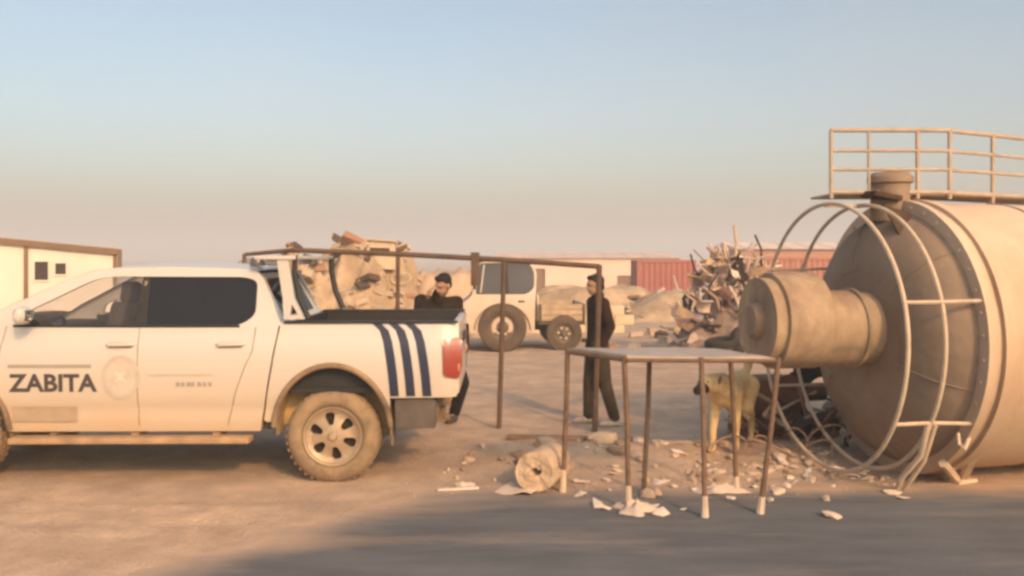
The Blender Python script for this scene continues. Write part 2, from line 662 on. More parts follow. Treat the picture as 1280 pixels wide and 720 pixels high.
# ------------------------------------------------------------------ pickup truck
def build_pickup():
    T = thing('pickup_truck', 'white crew cab pickup lettered ZABITA with three dark stripes on its bed', 'pickup truck', (-1.553, 7.62, 0), R(0.8))
    W = 1.88
    paint = mat('white_paint', (0.53, 0.49, 0.44), 0.32, var=0.02, scale=1.5, spec=0.5, coat=0.3, dust=(0.45, 1.15, 0.85, (0.50, 0.34, 0.20)))
    black = mat('black_plastic', (0.022, 0.020, 0.019), 0.55, var=0.25, scale=9)
    dusty = mat('dusty_plastic', (0.15, 0.105, 0.07), 0.9, var=0.35, scale=7, color2=DUST, c2=(0.4, 0.7))
    wellm = mat('wheel_well_dust', (0.44, 0.30, 0.14), 0.95, var=0.3, scale=5)
    inner = mat('cab_trim', (0.035, 0.03, 0.028), 0.8, var=0.3)
    seatm = mat('seat_cloth', (0.05, 0.038, 0.03), 0.9, var=0.3, scale=14, bump=0.1)
    g_clear = glass('clear_glass', (0.25, 0.22, 0.2), 0.06)
    g_tint = glass('tinted_glass', (0.012, 0.011, 0.012), 0.96)
    navy = mat('navy_vinyl', (0.022, 0.026, 0.055), 0.45, var=0.1)
    chrome = mat('bright_metal', (0.7, 0.68, 0.65), 0.3, 0.6, var=0.05)

    def yf(z):
        y = 0.0
        if z < 0.95:
            y = 0.06 * ((0.95 - z) / 0.5) ** 2 + 0.016 * math.exp(-((z - 0.64) / 0.05) ** 2)
        elif z < 1.37:
            y = 0.045 * ((z - 0.95) / 0.42) ** 2 + 0.012 * smooth01(1.20, 1.26, z)
        else:
            y = 0.057 + (z - 1.37) * 0.40
        return y

    def side(far):
        def f(x, z):
            y = yf(z) + 0.10 * smooth01(-3.3, -4.1, x) ** 2 + 0.05 * smooth01(0.9, 1.12, x) ** 2
            return (x, W - y if far else y, z)
        return f

    cab = [(-4.06, 0.62)] + arc(-3.27, 0.43, 0.48, 158, 14, 22, 0.55) + [(-2.79, 0.45), (-0.622, 0.45), (-0.605, 0.55), (-0.465, 1.36), (-0.475, 1.42)]
    cab += [(-0.55, 1.60), (-0.64, 1.77), (-0.70, 1.825), (-0.80, 1.85), (-1.4, 1.868), (-1.85, 1.862), (-2.13, 1.835), (-2.35, 1.755),
            (-2.95, 1.46), (-3.12, 1.36), (-3.22, 1.30), (-3.8, 1.20), (-4.05, 1.12), (-4.12, 0.95), (-4.11, 0.75)]
    win = roundpoly([(-2.74, 1.362, 0.03), (-0.80, 1.362, 0.09), (-0.672, 1.45, 0.06), (-0.685, 1.745, 0.07), (-0.80, 1.778, 0.05), (-1.95, 1.785, 0.2),
                     (-2.12, 1.757, 0.2), (-2.71, 1.45, 0.04)], 0.04)
    bed = [(-0.587, 0.55), (-0.56, 0.53)] + arc(0, 0.45, 0.50, 171, 9, 26, 0.57) + [(0.50, 0.74), (1.07, 0.745), (1.095, 0.80), (1.10, 1.15), (1.085, 1.375), (-0.445, 1.39)]
    for far in (False, True):
        s = 1 if not far else -1
        weld(panel(cab, [win], 0.052, side(far), (0, 0.05 * s, 0)), 'cab_side', paint, T)
        weld(panel(bed, [], 0.055, side(far), (0, 0.05 * s, 0)), 'bed_side', paint, T)
        # glass, pillar, seals
        off = lambda x, z, f=side(far), s=s: (lambda p: (p[0], p[1] + 0.022 * s, p[2]))(f(x, z))
        fr = roundpoly([(-2.73, 1.365, 0.02), (-1.70, 1.365, 0.01), (-1.70, 1.787, 0.01), (-1.95, 1.785, 0.2), (-2.12, 1.757, 0.2), (-2.70, 1.45, 0.03)], 0.02)
        rr = roundpoly([(-1.63, 1.365, 0.01), (-0.80, 1.365, 0.08), (-0.675, 1.45, 0.05), (-0.69, 1.745, 0.06), (-0.80, 1.777, 0.05), (-1.63, 1.786, 0.01)], 0.02)
        weld(panel(fr, [], 0.2, off), 'front_window', g_clear, T)
        weld(panel(rr, [], 0.2, off), 'rear_window', g_tint, T)
        off2 = lambda x, z, f=side(far), s=s: (lambda p: (p[0], p[1] + 0.012 * s, p[2]))(f(x, z))
        weld(panel([(-1.71, 1.36), (-1.61, 1.36), (-1.63, 1.79), (-1.70, 1.79)], [], 0.1, off2, (0, 0.03 * s, 0)), 'door_pillar', black, T)
        y0 = side(far)(0, 1.365)[1]
        MB().tube([(-2.74, y0 - 0.006 * s, 1.362), (-1.7, y0 - 0.006 * s, 1.358), (-0.80, y0 - 0.006 * s, 1.358)], 0.011, 6).build('window_seal', black, T)
        # shut lines of the doors
        for ln_ in ([(-2.86, 0.50), (-2.86, 1.0), (-2.80, 1.36)], [(-1.66, 0.50), (-1.66, 1.35)], [(-0.66, 1.35), (-0.68, 1.15), (-0.74, 1.02), (-0.82, 0.8), (-0.90, 0.50)]):
            pts = []
            for a, b_ in zip(ln_[:-1], ln_[1:]):
                for k in range(25):
                    t = k / 24
                    x, z = a[0] + (b_[0] - a[0]) * t, a[1] + (b_[1] - a[1]) * t
                    pts.append(Vector(side(far)(x, z)) + Vector((0, 0.0015 * s, 0)))
            MB().tube(pts, 0.0048, 5).build('door_seam', dusty, T)
        # handles
        for hx in (-1.80, -0.86):
            p = side(far)(hx, 1.205)
            h = MB().tube([(hx - 0.13, p[1] + 0.01 * s, 1.20), (hx - 0.10, p[1] - 0.028 * s, 1.203), (hx + 0.08, p[1] - 0.03 * s, 1.206), (hx + 0.12, p[1] + 0.01 * s, 1.204)], 0.016, 8)
            h.build('door_handle', paint, T)
            MB().box((hx - 0.01, p[1] - 0.002 * s, 1.197), (0.20, 0.008, 0.045)).build('handle_recess', dusty, T, bevel=0.003)
        # wheel arch lips
        for cx in (0, -3.27):
            pts = [Vector(side(far)(x, z)) - Vector((0, 0.012 * s, 0)) for x, z in arc(cx, 0.45 if cx == 0 else 0.43, 0.505, 176, 4, 26, 0.575)]
            MB().tube(pts, 0.024, 8).build('wheel_arch_trim', dusty, T)
            # well
            r = [[(x, y, z) for y in ((0.07, 0.34) if not far else (W - 0.07, W - 0.34))] for x, z in arc(cx, 0.45, 0.49, 185, -5, 22, 0.56)]
            MB().grid(r).build('wheel_well', wellm, T)
            e = 0.34 if not far else W - 0.34
            weld(panel(arc(cx, 0.45, 0.49, 180, 0, 22, 0.56), [], 0.3, lambda x, z, e=e: (x, e, z)), 'wheel_well', wellm, T)
        fl = 0.16 if not far else W - 0.16
        MB().box((0.50, fl, 0.50), (0.02, 0.22, 0.36), Matrix.Rotation(R(-6), 3, 'Y')).build('mud_flap', dusty, T, bevel=0.004)
        # step board
        sy = 0.04 if not far else W - 0.04
        MB().box((-1.72, sy, 0.385), (2.05, 0.17, 0.055)).build('side_step', mat('dusty_step', (0.36, 0.23, 0.13), 0.9, var=0.3, scale=6), T, bevel=0.018)
        for bx_ in (-2.4, -1.7, -1.0):
            MB().box((bx_, sy + 0.12 * s, 0.42), (0.06, 0.22, 0.04)).build('step_bracket', dusty, T)
        # tail light, wrapping the corner
        tl = roundpoly([(0.955, 0.93, 0.03), (1.085, 0.90, 0.03), (1.115, 1.02, 0.03), (1.112, 1.24, 0.03), (1.085, 1.255, 0.02), (0.945, 1.25, 0.04)], 0.03)
        offt = lambda x, z, f=side(far), s=s: (lambda p: (p[0] + 0.008, p[1] - 0.016 * s, p[2]))(f(x, z))
        lt = weld(panel(tl, [], 0.05, offt, (0, 0.06 * s, 0)), 'tail_light', mat('red_lens', (0.27, 0.04, 0.025), 0.2, var=0.12, spec=0.6), T)
        MB().box((1.06, (0.075 if not far else W - 0.075), 1.0), (0.09, 0.10, 0.07)).build('reverse_lamp', mat('amber_lens', (0.5, 0.22, 0.12), 0.25), lt, bevel=0.01)
        # bed rail cap
        cy = 0.085 if not far else W - 0.085
        MB().box((0.33, cy, 1.391), (1.50, 0.095, 0.018)).build('bed_rail_cap', black, T, bevel=0.005)
        # mirror
        my = -0.13 if not far else W + 0.13
        mr_ = MB().lathe([(0.001, -0.11), (0.06, -0.10), (0.088, -0.05), (0.095, 0.02), (0.085, 0.08), (0.05, 0.105), (0.001, 0.108)],
                         Matrix.Translation((-2.56, my, 1.465)) @ Matrix.Diagonal((0.6, 0.95, 0.8, 1)).to_4x4() @ Matrix.Rotation(R(90), 4, 'X'), 20).build('side_mirror', paint, T)
        MB().tube([(-2.58, my + 0.07 * s, 1.43), (-2.56, y0 + 0.03 * s, 1.38)], 0.026, 8).build('mirror_arm', black, mr_)
        MB().box((-2.51, my, 1.465), (0.012, 0.14, 0.09)).build('mirror_glass', mat('mirror_glass', (0.5, 0.5, 0.5), 0.08, 1.0, var=0.03), mr_, bevel=0.004)
        # headlight
        hy = 0.20 if not far else W - 0.20
        MB().box((-4.06, hy, 1.0), (0.16, 0.28, 0.22)).build('headlight', mat('lamp_lens', (0.7, 0.7, 0.68), 0.1, var=0.03), T, bevel=0.03)

    # roof, windshield, hood, cab back
    def zroof(x):
        pts = [(-2.13, 1.835), (-1.85, 1.862), (-1.4, 1.868), (-0.80, 1.85), (-0.70, 1.825)]
        for (a, za), (b_, zb) in zip(pts[:-1], pts[1:]):
            if a <= x <= b_:
                return za + (zb - za) * (x - a) / (b_ - a)
        return pts[0][1] if x < -2 else pts[-1][1]
    rows_ = []
    for i in range(17):
        x = -2.13 + 1.43 * i / 16
        e = zroof(x)
        ye = yf(e)
        rows_.append([(x, ye + (W - 2 * ye) * k / 16, e + 0.045 * (1 - (2 * k / 16 - 1) ** 2) ** 0.6 * math.sin(math.pi * (0.12 + 0.76 * i / 16))) for k in range(17)])
    MB().grid(rows_).build('roof', paint, T, smooth=60)
    rows_ = []
    for x, e in ((-2.13, 1.835), (-2.35, 1.755), (-2.95, 1.46), (-3.12, 1.36)):
        ye = yf(e) + 0.01
        rows_.append([(x - 0.10 * (1 - (2 * k / 8 - 1) ** 2), ye + (W - 2 * ye) * k / 8, e + 0.01) for k in range(9)])
    MB().grid(rows_).build('windshield', g_clear, T, smooth=80)
    rows_ = []
    for x, e in ((-3.08, 1.375), (-3.22, 1.30), (-3.8, 1.20), (-4.05, 1.12), (-4.13, 1.02)):
        p = side(False)(x, e)
        ye = p[1]
        rows_.append([(x - 0.06 * (1 - (2 * k / 10 - 1) ** 2), ye + (W - 2 * ye) * k / 10, e + 0.04 * (1 - (2 * k / 10 - 1) ** 4)) for k in range(11)])
    MB().grid(rows_).build('hood', paint, T, smooth=70)
    MB().box((-4.10, W / 2, 0.92), (0.12, 1.30, 0.30)).build('grille', black, T, bevel=0.03)
    MB().box((-4.13, W / 2, 0.58), (0.26, 1.72, 0.34)).build('front_bumper', dusty, T, bevel=0.06)
    bk = roundpoly([(0.27, 1.42, 0.03), (W - 0.27, 1.42, 0.03), (W - 0.35, 1.76, 0.05), (0.35, 1.76, 0.05)], 0.04)
    backo = [(0.06, 1.36), (W - 0.06, 1.36), (W - 0.13, 1.56), (W - 0.235, 1.81), (0.235, 1.81), (0.13, 1.56)]
    bx = lambda y, z: (-0.475 - (z - 1.42) * 0.52, y, z)
    weld(panel(backo, [bk], 0.1, bx, (-0.03, 0, 0)), 'cab_back', paint, T)
    weld(panel(bk, [], 0.15, lambda y, z: (-0.485 - (z - 1.42) * 0.52, y, z)), 'back_window', g_tint, T)
    MB().box((-0.50, W / 2, 0.98), (0.05, W - 0.16, 0.80)).build('cab_bulkhead', paint, T)
    # floor pan and chassis
    MB().box((-1.75, W / 2, 0.50), (2.5, W - 0.2, 0.08)).build('cab_floor', inner, T)
    for y in (0.50, W - 0.50):
        MB().box((-1.5, y, 0.52), (4.9, 0.10, 0.14)).build('chassis_rail', dusty, T)
    MB().tube([(0, 0.15, 0.40), (0, W / 2 - 0.18, 0.40), (0, W / 2, 0.40), (0, W / 2 + 0.18, 0.40), (0, W - 0.15, 0.40)], [0.05, 0.05, 0.15, 0.05, 0.05], 12).build('rear_axle', dusty, T)
    MB().tube([(-3.27, 0.15, 0.40), (-3.27, W - 0.15, 0.40)], 0.045, 10).build('front_axle', dusty, T)
    MB().tube([(-0.2, 0.62, 0.42), (0.6, 0.62, 0.45), (0.98, 0.66, 0.46)], 0.035, 10).build('exhaust_pipe', dusty, T)
    # bed
    MB().box((0.32, W / 2, 0.80), (1.50, W - 0.14, 0.04)).build('bed_floor', black, T)
    MB().box((-0.40, W / 2, 1.10), (0.05, W - 0.14, 0.56)).build('bed_front_wall', black, T)
    for y in (0.115, W - 0.115):
        MB().box((0.33, y, 1.10), (1.40, 0.03, 0.56)).build('bed_liner', black, T)
    tg = roundpoly([(0.11, 0.76), (W - 0.11, 0.76), (W - 0.11, 1.372), (0.11, 1.372)], 0.03)
    t = weld(panel(tg, [], 0.15, lambda y, z: (1.095 - 0.02 * abs(z - 1.1), y, z), (-0.06, 0, 0)), 'tailgate', paint, T)
    MB().box((1.10, W / 2, 1.20), (0.03, 0.28, 0.08)).build('tailgate_handle', black, t, bevel=0.01)
    # rear bumper with step ends, tow loop and plate
    b = MB()
    b.box((0.84, W / 2, 0.62), (0.14, W - 0.30, 0.17))
    b.build('rear_bumper', dusty, T, bevel=0.04)
    greyd = mat('grey_dusty_plastic', (0.105, 0.084, 0.072), 0.9, var=0.25, scale=6)
    for y in (0.09, W - 0.09):
        MB().box((0.715, y, 0.60), (0.36, 0.10, 0.27)).build('bumper_end', greyd, T, bevel=0.035)
    # roll bar with a triangular cut-out, light bar and roof beacon
    leg = [(-0.425, 1.415), (-0.245, 1.415), (-0.335, 1.60), (-0.385, 1.93), (-0.485, 1.93), (-0.435, 1.60)]
    cut = [(-0.37, 1.45), (-0.30, 1.45), (-0.355, 1.55)]
    for y in (0.07,):
        rb = weld(panel(leg, [cut], 0.06, lambda x, z, y=y: (x, y, z), (0, 0.05, 0)), 'roll_bar_leg', paint, T)
        weld(panel(leg, [cut], 0.06, lambda x, z, y=y: (x, y + 0.05, z)), 'roll_bar_leg', paint, T)
        MB().tube([(-0.335, y + 0.025, 1.97), (-0.335, y + 0.025, 1.80), (-0.295, y + 0.025, 1.60), (-0.215, y + 0.025, 1.42)], 0.024, 8).build('roll_bar_tube', black, rb)
    MB().tube([(-0.335, W - 0.095, 1.95), (-0.335, W - 0.095, 1.80), (-0.295, W - 0.095, 1.60), (-0.215, W - 0.095, 1.41)], 0.03, 8).build('roll_bar_tube', black, T)
    MB().box((-0.50, W / 2, 1.95), (0.36, W - 0.10, 0.035)).build('roll_bar_top', paint, T, bevel=0.012)
    MB().box((-0.56, 0.30, 1.905), (0.14, 0.10, 0.05)).build('light_bar_mount', chrome, T, bevel=0.01)
    MB().box((-0.56, W - 0.30, 1.905), (0.14, 0.10, 0.05)).build('light_bar_mount', chrome, T, bevel=0.01)
    MB().lathe([(0.07, 0), (0.07, 0.03), (0.055, 0.07), (0.02, 0.085), (0.001, 0.087)], Matrix.Translation((-0.80, 0.62, 1.875)), 14).build('roof_beacon', mat('beacon_lens', (0.10, 0.09, 0.10), 0.2), T)
    MB().lathe([(0.05, 0), (0.05, 0.05), (0.03, 0.065), (0.001, 0.07)], Matrix.Translation((-0.72, 0.95, 1.88)), 14).build('roof_beacon', chrome, T)
    # interior
    for y in (0.48, W - 0.48):
        s = MB().box((-2.22, y, 0.92), (0.52, 0.50, 0.16)).build('front_seat', seatm, T, bevel=0.05)
        MB().box((-1.98, y, 1.25), (0.15, 0.48, 0.62), Matrix.Rotation(R(10), 3, 'Y')).build('seat_back', seatm, s, bevel=0.06)
        MB().box((-1.91, y, 1.64), (0.10, 0.27, 0.19), Matrix.Rotation(R(8), 3, 'Y')).build('headrest', seatm, s, bevel=0.045)
        MB().box((-2.26, y, 0.72), (0.44, 0.4, 0.36)).build('seat_base', inner, s)
    MB().box((-0.95, W / 2, 0.9), (0.5, 1.5, 0.2)).build('rear_seat', seatm, T, bevel=0.05)
    MB().box((-0.70, W / 2, 1.24), (0.14, 1.5, 0.62), Matrix.Rotation(R(12), 3, 'Y')).build('rear_seat_back', seatm, T, bevel=0.05)
    MB().tube([(-1.66, 0.20, 1.74), (-1.72, 0.26, 1.58), (-1.68, 0.36, 1.40), (-1.70, 0.6, 1.05)], 0.014, 6).build('seat_belt', mat('belt_web', (0.35, 0.27, 0.2), 0.8), T)
    MB().box((-2.90, W / 2, 1.16), (0.40, W - 0.22, 0.30)).build('dashboard', inner, T, bevel=0.06)
    sw = [Vector((-2.62, 0.48, 1.24)) + Vector((0.07 * math.sin(a) * 0.9, 0.18 * math.cos(a), 0.17 * math.sin(a))) for a in [2 * math.pi * k / 20 for k in range(20)]]
    st = MB().tube(sw, 0.016, 6, True).build('steering_wheel', black, T)
    MB().tube([(-2.62, 0.48, 1.24), (-2.8, 0.48, 1.14)], 0.03, 8).build('steering_column', black, st)
    for y in (0.10, W - 0.10):
        MB().box((-1.75, y, 0.93), (2.1, 0.03, 0.84)).build('door_trim', inner, T)
    # wheels
    rub = mat('dusty_tyre', (0.22, 0.155, 0.095), 0.95, var=0.3, scale=9, bump=0.25, bscale=40, color2=(0.34, 0.23, 0.13), c2=(0.4, 0.65))
    rimm = mat('dusty_alloy', (0.40, 0.30, 0.20), 0.5, 0.35, var=0.2, scale=8, color2=(0.38, 0.25, 0.15), c2=(0.45, 0.7))
    dark = mat('brake_dark', (0.03, 0.022, 0.016), 0.9, var=0.2)
    for far in (False, True):
        for cx in (0.0, -3.27):
            yo = 0.05 if not far else W - 0.05
            s = 1 if not far else -1
            Mx = Matrix.Translation((cx, yo, 0.40)) @ Matrix.Rotation(R(90 * -s), 4, 'X')   # local z -> inboard
            w = bpy.data.objects.new('wheel', None)
            col.objects.link(w)
            w.parent = T
            MB().lathe([(0.262, 0.02), (0.275, 0.0), (0.31, -0.012), (0.355, 0.0), (0.388, 0.02), (0.402, 0.05), (0.404, 0.125), (0.402, 0.20), (0.388, 0.23), (0.355, 0.25), (0.30, 0.26), (0.262, 0.24)],
                       Mx, 48).build('tyre', rub, w, smooth=50)
            tr = MB()
            for k in range(40):
                a = 2 * math.pi * k / 40
                for hh, sh in ((0.055, 0), (0.125, 0.5), (0.195, 0)):
                    aa = a + sh * 2 * math.pi / 40
                    tr.box(Mx @ Vector((0.405 * math.cos(aa), 0.405 * math.sin(aa), hh)), (0.010, 0.030, 0.045), (Mx.to_3x3() @ Matrix.Rotation(aa, 3, 'Z')))
            tag(tr.build('tread', rub, w), kind='stuff')
            MB().lathe([(0.262, 0.03), (0.255, 0.0), (0.240, 0.004), (0.232, 0.03), (0.225, 0.10), (0.225, 0.22), (0.262, 0.24)], Mx, 48).build('rim', rimm, w, smooth=50)
            MB().lathe([(0.001, 0.10), (0.226, 0.10)], Mx, 32).build('brake_disc', dark, w)
            holes = []
            for k in range(6):
                a = R(60 * k + 80)
                h = [(0.095, 0.020), (0.175, 0.046), (0.205, 0.030), (0.205, -0.030), (0.175, -0.046), (0.095, -0.020)]
                h = roundpoly(h, 0.02, 3)
                holes.append([(p[0] * math.cos(a) - p[1] * math.sin(a), p[0] * math.sin(a) + p[1] * math.cos(a)) for p in h])
            f = lambda a, b_, Mx=Mx: Mx @ Vector((a, b_, 0.012 + 0.03 * smooth01(0.05, 0.2, math.hypot(a, b_)) - 0.02 * smooth01(0.19, 0.235, math.hypot(a, b_))))
            circ = [(0.236 * math.cos(2 * math.pi * k / 48), 0.236 * math.sin(2 * math.pi * k / 48)) for k in range(48)]
            weld(panel(circ, holes, 0.03, f, Mx.to_3x3() @ Vector((0, 0, 0.035))), 'spokes', rimm, w, smooth=30)
            MB().lathe([(0.001, -0.012), (0.03, -0.010), (0.042, 0.004), (0.045, 0.02)], Mx, 20).build('hub_cap', rimm, w)
    # lettering and emblem on the doors (both sides read forward), stripes on the bed
    faint = mat('faint_print', (0.32, 0.27, 0.22), 0.5, var=0.08)
    fainter = mat('pale_print', (0.46, 0.37, 0.28), 0.5, var=0.08)
    for far in (False, True):
        s = 1 if not far else -1
        sf = side(far)
        o3 = lambda x, z, d=0.004: (x, sf(x, z)[1] - d * s, z)
        vs, fs = text_mesh('ZABITA', 0.155, 0.034)
        wd = max(v[0] for v in vs)
        k = 0.755 / wd
        if not far:
            V = [o3(-2.755 + v[0] * k, 0.80 + v[1]) for v in vs]
        else:
            V = [o3(-2.0 - v[0] * k, 0.80 + v[1]) for v in vs]
        MB().add(V, fs).build('door_lettering', mat('letter_navy', (0.06, 0.05, 0.05), 0.5, var=0.1), T, smooth=0, fixn=False)

        def bar(x0, z0, x1, z1, m, d=0.004, nm='door_print'):
            weld(panel([(x0, z0), (x1, z0), (x1, z1), (x0, z1)], [], 0.06, lambda x, z: o3(x, z, d)), nm, m, T)
        bar(-2.76, 1.005, -2.05, 1.035, faint)
        bar(-2.74, 0.54, -2.18, 0.67, mat('tan_print', (0.38, 0.28, 0.19), 0.6, var=0.1), 0.014)
        bar(-1.58, 0.935, -1.02, 0.948, fainter)
        for i, wdt in enumerate((0.035, 0.03, 0.04, 0.02, 0.035, 0.03, 0.03)):
            bar(-1.33 + i * 0.046, 0.845, -1.33 + i * 0.046 + wdt, 0.882, faint)
        cx, cz = -1.80, 0.925
        c1 = [(cx + 0.165 * math.cos(t), cz + 0.19 * math.sin(t)) for t in [2 * math.pi * q / 40 for q in range(40)]]
        c2 = [(cx + 0.125 * math.cos(t), cz + 0.15 * math.sin(t)) for t in [2 * math.pi * q / 40 for q in range(40)]]
        em = weld(panel(c1, [c2], 0.05, lambda x, z: o3(x, z, 0.006)), 'door_emblem', mat('emblem_tan', (0.47, 0.40, 0.33), 0.5), T)
        weld(panel(c2, [], 0.05, lambda x, z: o3(x, z, 0.0055)), 'emblem_field', mat('emblem_field', (0.52, 0.44, 0.36), 0.5), em)
        stp = [(cx - 0.06, cz - 0.05), (cx, cz - 0.02), (cx + 0.06, cz - 0.05), (cx + 0.02, cz + 0.0), (cx + 0.05, cz + 0.05), (cx, cz + 0.03), (cx - 0.05, cz + 0.05), (cx - 0.02, cz)]
        weld(panel(stp, [], 0.05, lambda x, z: o3(x, z, 0.0085)), 'emblem_star', mat('emblem_pale', (0.60, 0.53, 0.45), 0.5), em)
        for i, x0 in enumerate((0.385, 0.525, 0.665)):
            ctr = [(x0 + dx, z) for dx, z in ((0.0, 1.378), (0.065, 1.32), (0.10, 1.22), (0.125, 1.08), (0.145, 0.93), (0.160, 0.755))]
            L = [(x - 0.042, z) for x, z in ctr]
            Rr = [(x + 0.036, z) for x, z in ctr]
            weld(panel(L + Rr[::-1], [], 0.05, lambda x, z: o3(x, z, 0.004)), 'bed_stripe', navy, T)
    return T


build_pickup()

# ------------------------------------------------------------------ fallen silo tank
def build_silo():
    S = thing('fallen_silo', 'huge dusty steel silo lying on its side with cone end and hooped cage', 'silo', (3.47, 8.09, 0), R(11))
    shellm = mat('silo_paint', (0.60, 0.45, 0.32), 0.6, var=0.10, scale=0.8, bump=0.15, bscale=3.5, color2=(0.46, 0.31, 0.20), c2=(0.50, 0.66), stretch=(1.1, 1, 0.45), dust=(0.0, 1.0, 0.5, DUST))
    conem = mat('silo_cone_steel', (0.265, 0.19, 0.132), 0.75, 0.0, var=0.18, scale=2.2, bump=0.2, bscale=9, color2=(0.225, 0.145, 0.10), c2=(0.48, 0.64))
    rodm = mat('silo_rod_paint', (0.55, 0.42, 0.30), 0.65, var=0.15, scale=10)
    drumm = mat('drum_paint', (0.39, 0.275, 0.172), 0.75, var=0.25, scale=4, bump=0.2, color2=(0.24, 0.155, 0.108), c2=(0.46, 0.62), stretch=(1, 1, 0.5))
    darkm = mat('dark_brown', (0.07, 0.04, 0.025), 0.9, var=0.3)
    RR = 1.20
    C = RR + 0.04
    X = lambda x: Matrix.Translation((x, 0, C)) @ Matrix.Rotation(R(90), 4, 'Y')    # local z -> +x
    # shell with shallow dents
    rows_ = []
    seg = 96
    xs_ = [0.10 + 6.6 * i / 60 for i in range(61)]
    for x in xs_:
        r = []
        for k in range(seg + 1):
            a = 2 * math.pi * k / seg
            d = 0.012 * fbm(x * 1.2, math.cos(a) * 1.5, math.sin(a) * 1.5)
            r.append((x, (RR + d) * math.cos(a), C + (RR + d) * math.sin(a)))
        rows_.append(r)
    weld(MB().grid(rows_), 'tank_shell', shellm, S, smooth=60)
    MB().lathe([(0.001, 0), (RR, 0)], X(6.7), 64).build('end_plate', shellm, S)
    for x in (2.0, 3.9, 5.8):
        MB().lathe([(RR - 0.01, -0.05), (RR + 0.03, -0.045), (RR + 0.03, 0.045), (RR - 0.01, 0.05)], X(x), 96).build('weld_band', shellm, S)
    # collar flange: two rings with a groove
    MB().lathe([(RR - 0.12, 0.0), (RR + 0.035, 0.0), (RR + 0.035, 0.07), (RR - 0.12, 0.07)], X(0.0), 96, True).build('collar_ring', shellm, S)
    MB().lathe([(RR - 0.10, 0.0), (RR + 0.038, 0.0), (RR + 0.038, 0.10), (RR - 0.10, 0.10)], X(0.15), 96, True).build('collar_ring', shellm, S)
    for k in range(40):
        a = 2 * math.pi * (k + 0.5) / 40
        MB().lathe([(0.001, -0.016), (0.017, -0.014), (0.017, 0.001)], X(0.0) @ Matrix.Translation(((RR - 0.025) * math.cos(a), (RR - 0.025) * math.sin(a), 0)), 6).build('bolt', shellm, S, smooth=0)
    for x in (0.98, 2.9, 4.8):
        MB().tube([(x + 0.004 * math.sin(17 * t), (RR + 0.006) * math.cos(t), C + (RR + 0.006) * math.sin(t)) for t in [2 * math.pi * k / 96 for k in range(96)]], 0.009, 5, True).build('weld_seam', conem, S)
    # cone, slightly facetted, with seams
    dome = [(0.58, -0.33), (0.60, -0.335), (0.72, -0.315), (0.86, -0.265), (0.98, -0.195), (1.07, -0.10), (RR - 0.075, 0.0), (RR - 0.075, 0.05)]
    rows_ = []
    for r_, h in dome:
        rw = []
        for k in range(73):
            a = 2 * math.pi * k / 72
            dd = 0.02 * fbm(r_ * math.cos(a) * 2.2, r_ * math.sin(a) * 2.2, 3.0) * (0.6 < r_ < 1.1)
            rw.append((h + dd, r_ * math.cos(a), C + r_ * math.sin(a)))
        rows_.append(rw)
    weld(MB().grid(rows_), 'cone', conem, S, smooth=60)
    MB().lathe([(0.001, -0.33), (0.58, -0.33)], X(0), 48).build('cone_cap', conem, S)
    for k in range(6):
        a = 2 * math.pi * (k + 0.3) / 6
        MB().tube([(h - 0.002, r_ * math.cos(a), C + r_ * math.sin(a)) for r_, h in dome[1:7]], 0.007, 6).build('cone_seam', conem, S)
    # outlet drum in three steps
    D = lambda x, z: Matrix.Translation((x, -0.10, z)) @ Matrix.Rotation(R(90), 4, 'Y')
    MB().lathe([(0.001, 0.0), (0.315, 0.0), (0.315, 0.50), (0.001, 0.50)], D(-0.50, 1.325), 40).build('outlet_neck', drumm, S)
    MB().lathe([(0.001, 0.0), (0.335, 0.0), (0.335, 0.36), (0.355, 0.362), (0.355, 0.40), (0.001, 0.40)], D(-0.88, 1.325), 40).build('outlet_drum', drumm, S)
    MB().lathe([(0.001, 0.0), (0.375, 0.0), (0.375, 0.10), (0.415, 0.105), (0.42, 0.12), (0.42, 0.50), (0.41, 0.515), (0.001, 0.515)], D(-1.38, 1.40), 44).build('outlet_housing', drumm, S, smooth=30)
    MB().lathe([(0.001, -0.07), (0.13, -0.07), (0.16, -0.04), (0.16, 0.0)], D(-1.38, 1.40), 24).build('shaft_cover', drumm, S)
    # cage hoops and tie rods
    for x, r in ((-0.66, 1.18), (-0.33, 1.17)):
        pts = [(x + 0.01 * math.sin(3 * a), (r + 0.012 * math.sin(2 * a + x)) * math.cos(a), C + 0.01 + (r + 0.012 * math.cos(3 * a)) * math.sin(a)) for a in [2 * math.pi * k / 72 for k in range(72)]]
        MB().tube(pts, 0.018, 8, True).build('cage_hoop', rodm, S)
    for a in (90, 162, 211, 330, 30):
        a = R(a)
        MB().tube([(-0.67, 1.175 * math.cos(a), C + 1.175 * math.sin(a)), (-0.33, 1.17 * math.cos(a), C + 1.172 * math.sin(a)), (0.02, 1.20 * math.cos(a), C + 1.20 * math.sin(a))], 0.016, 6).build('cage_rod', rodm, S)
    # bottom bracket and splayed feet
    a = R(211)
    MB().tube([(-0.36, -1.0, 0.64), (-0.37, -0.92, 0.36), (-0.40, -0.72, 0.14), (-0.38, -0.62, 0.01)], 0.024, 8).build('cage_foot', rodm, S)
    MB().tube([(-0.30, -1.0, 0.62), (-0.30, -0.86, 0.30), (-0.31, -0.62, 0.01)], 0.020, 8).build('cage_foot', rodm, S)
    for p, q, r_ in (((0.22, -0.80, 0.36), (0.37, -0.46, 0.03), 0.045), ((-0.02, -0.72, 0.24), (0.31, -0.46, 0.03), 0.038)):
        MB().tube([p, q], r_, 6).build('foot_strut', rodm, S)
    MB().box((0.35, -0.46, 0.018), (0.22, 0.16, 0.03), Matrix.Rotation(R(12), 3, 'Z')).build('foot_plate', rodm, S, bevel=0.006)
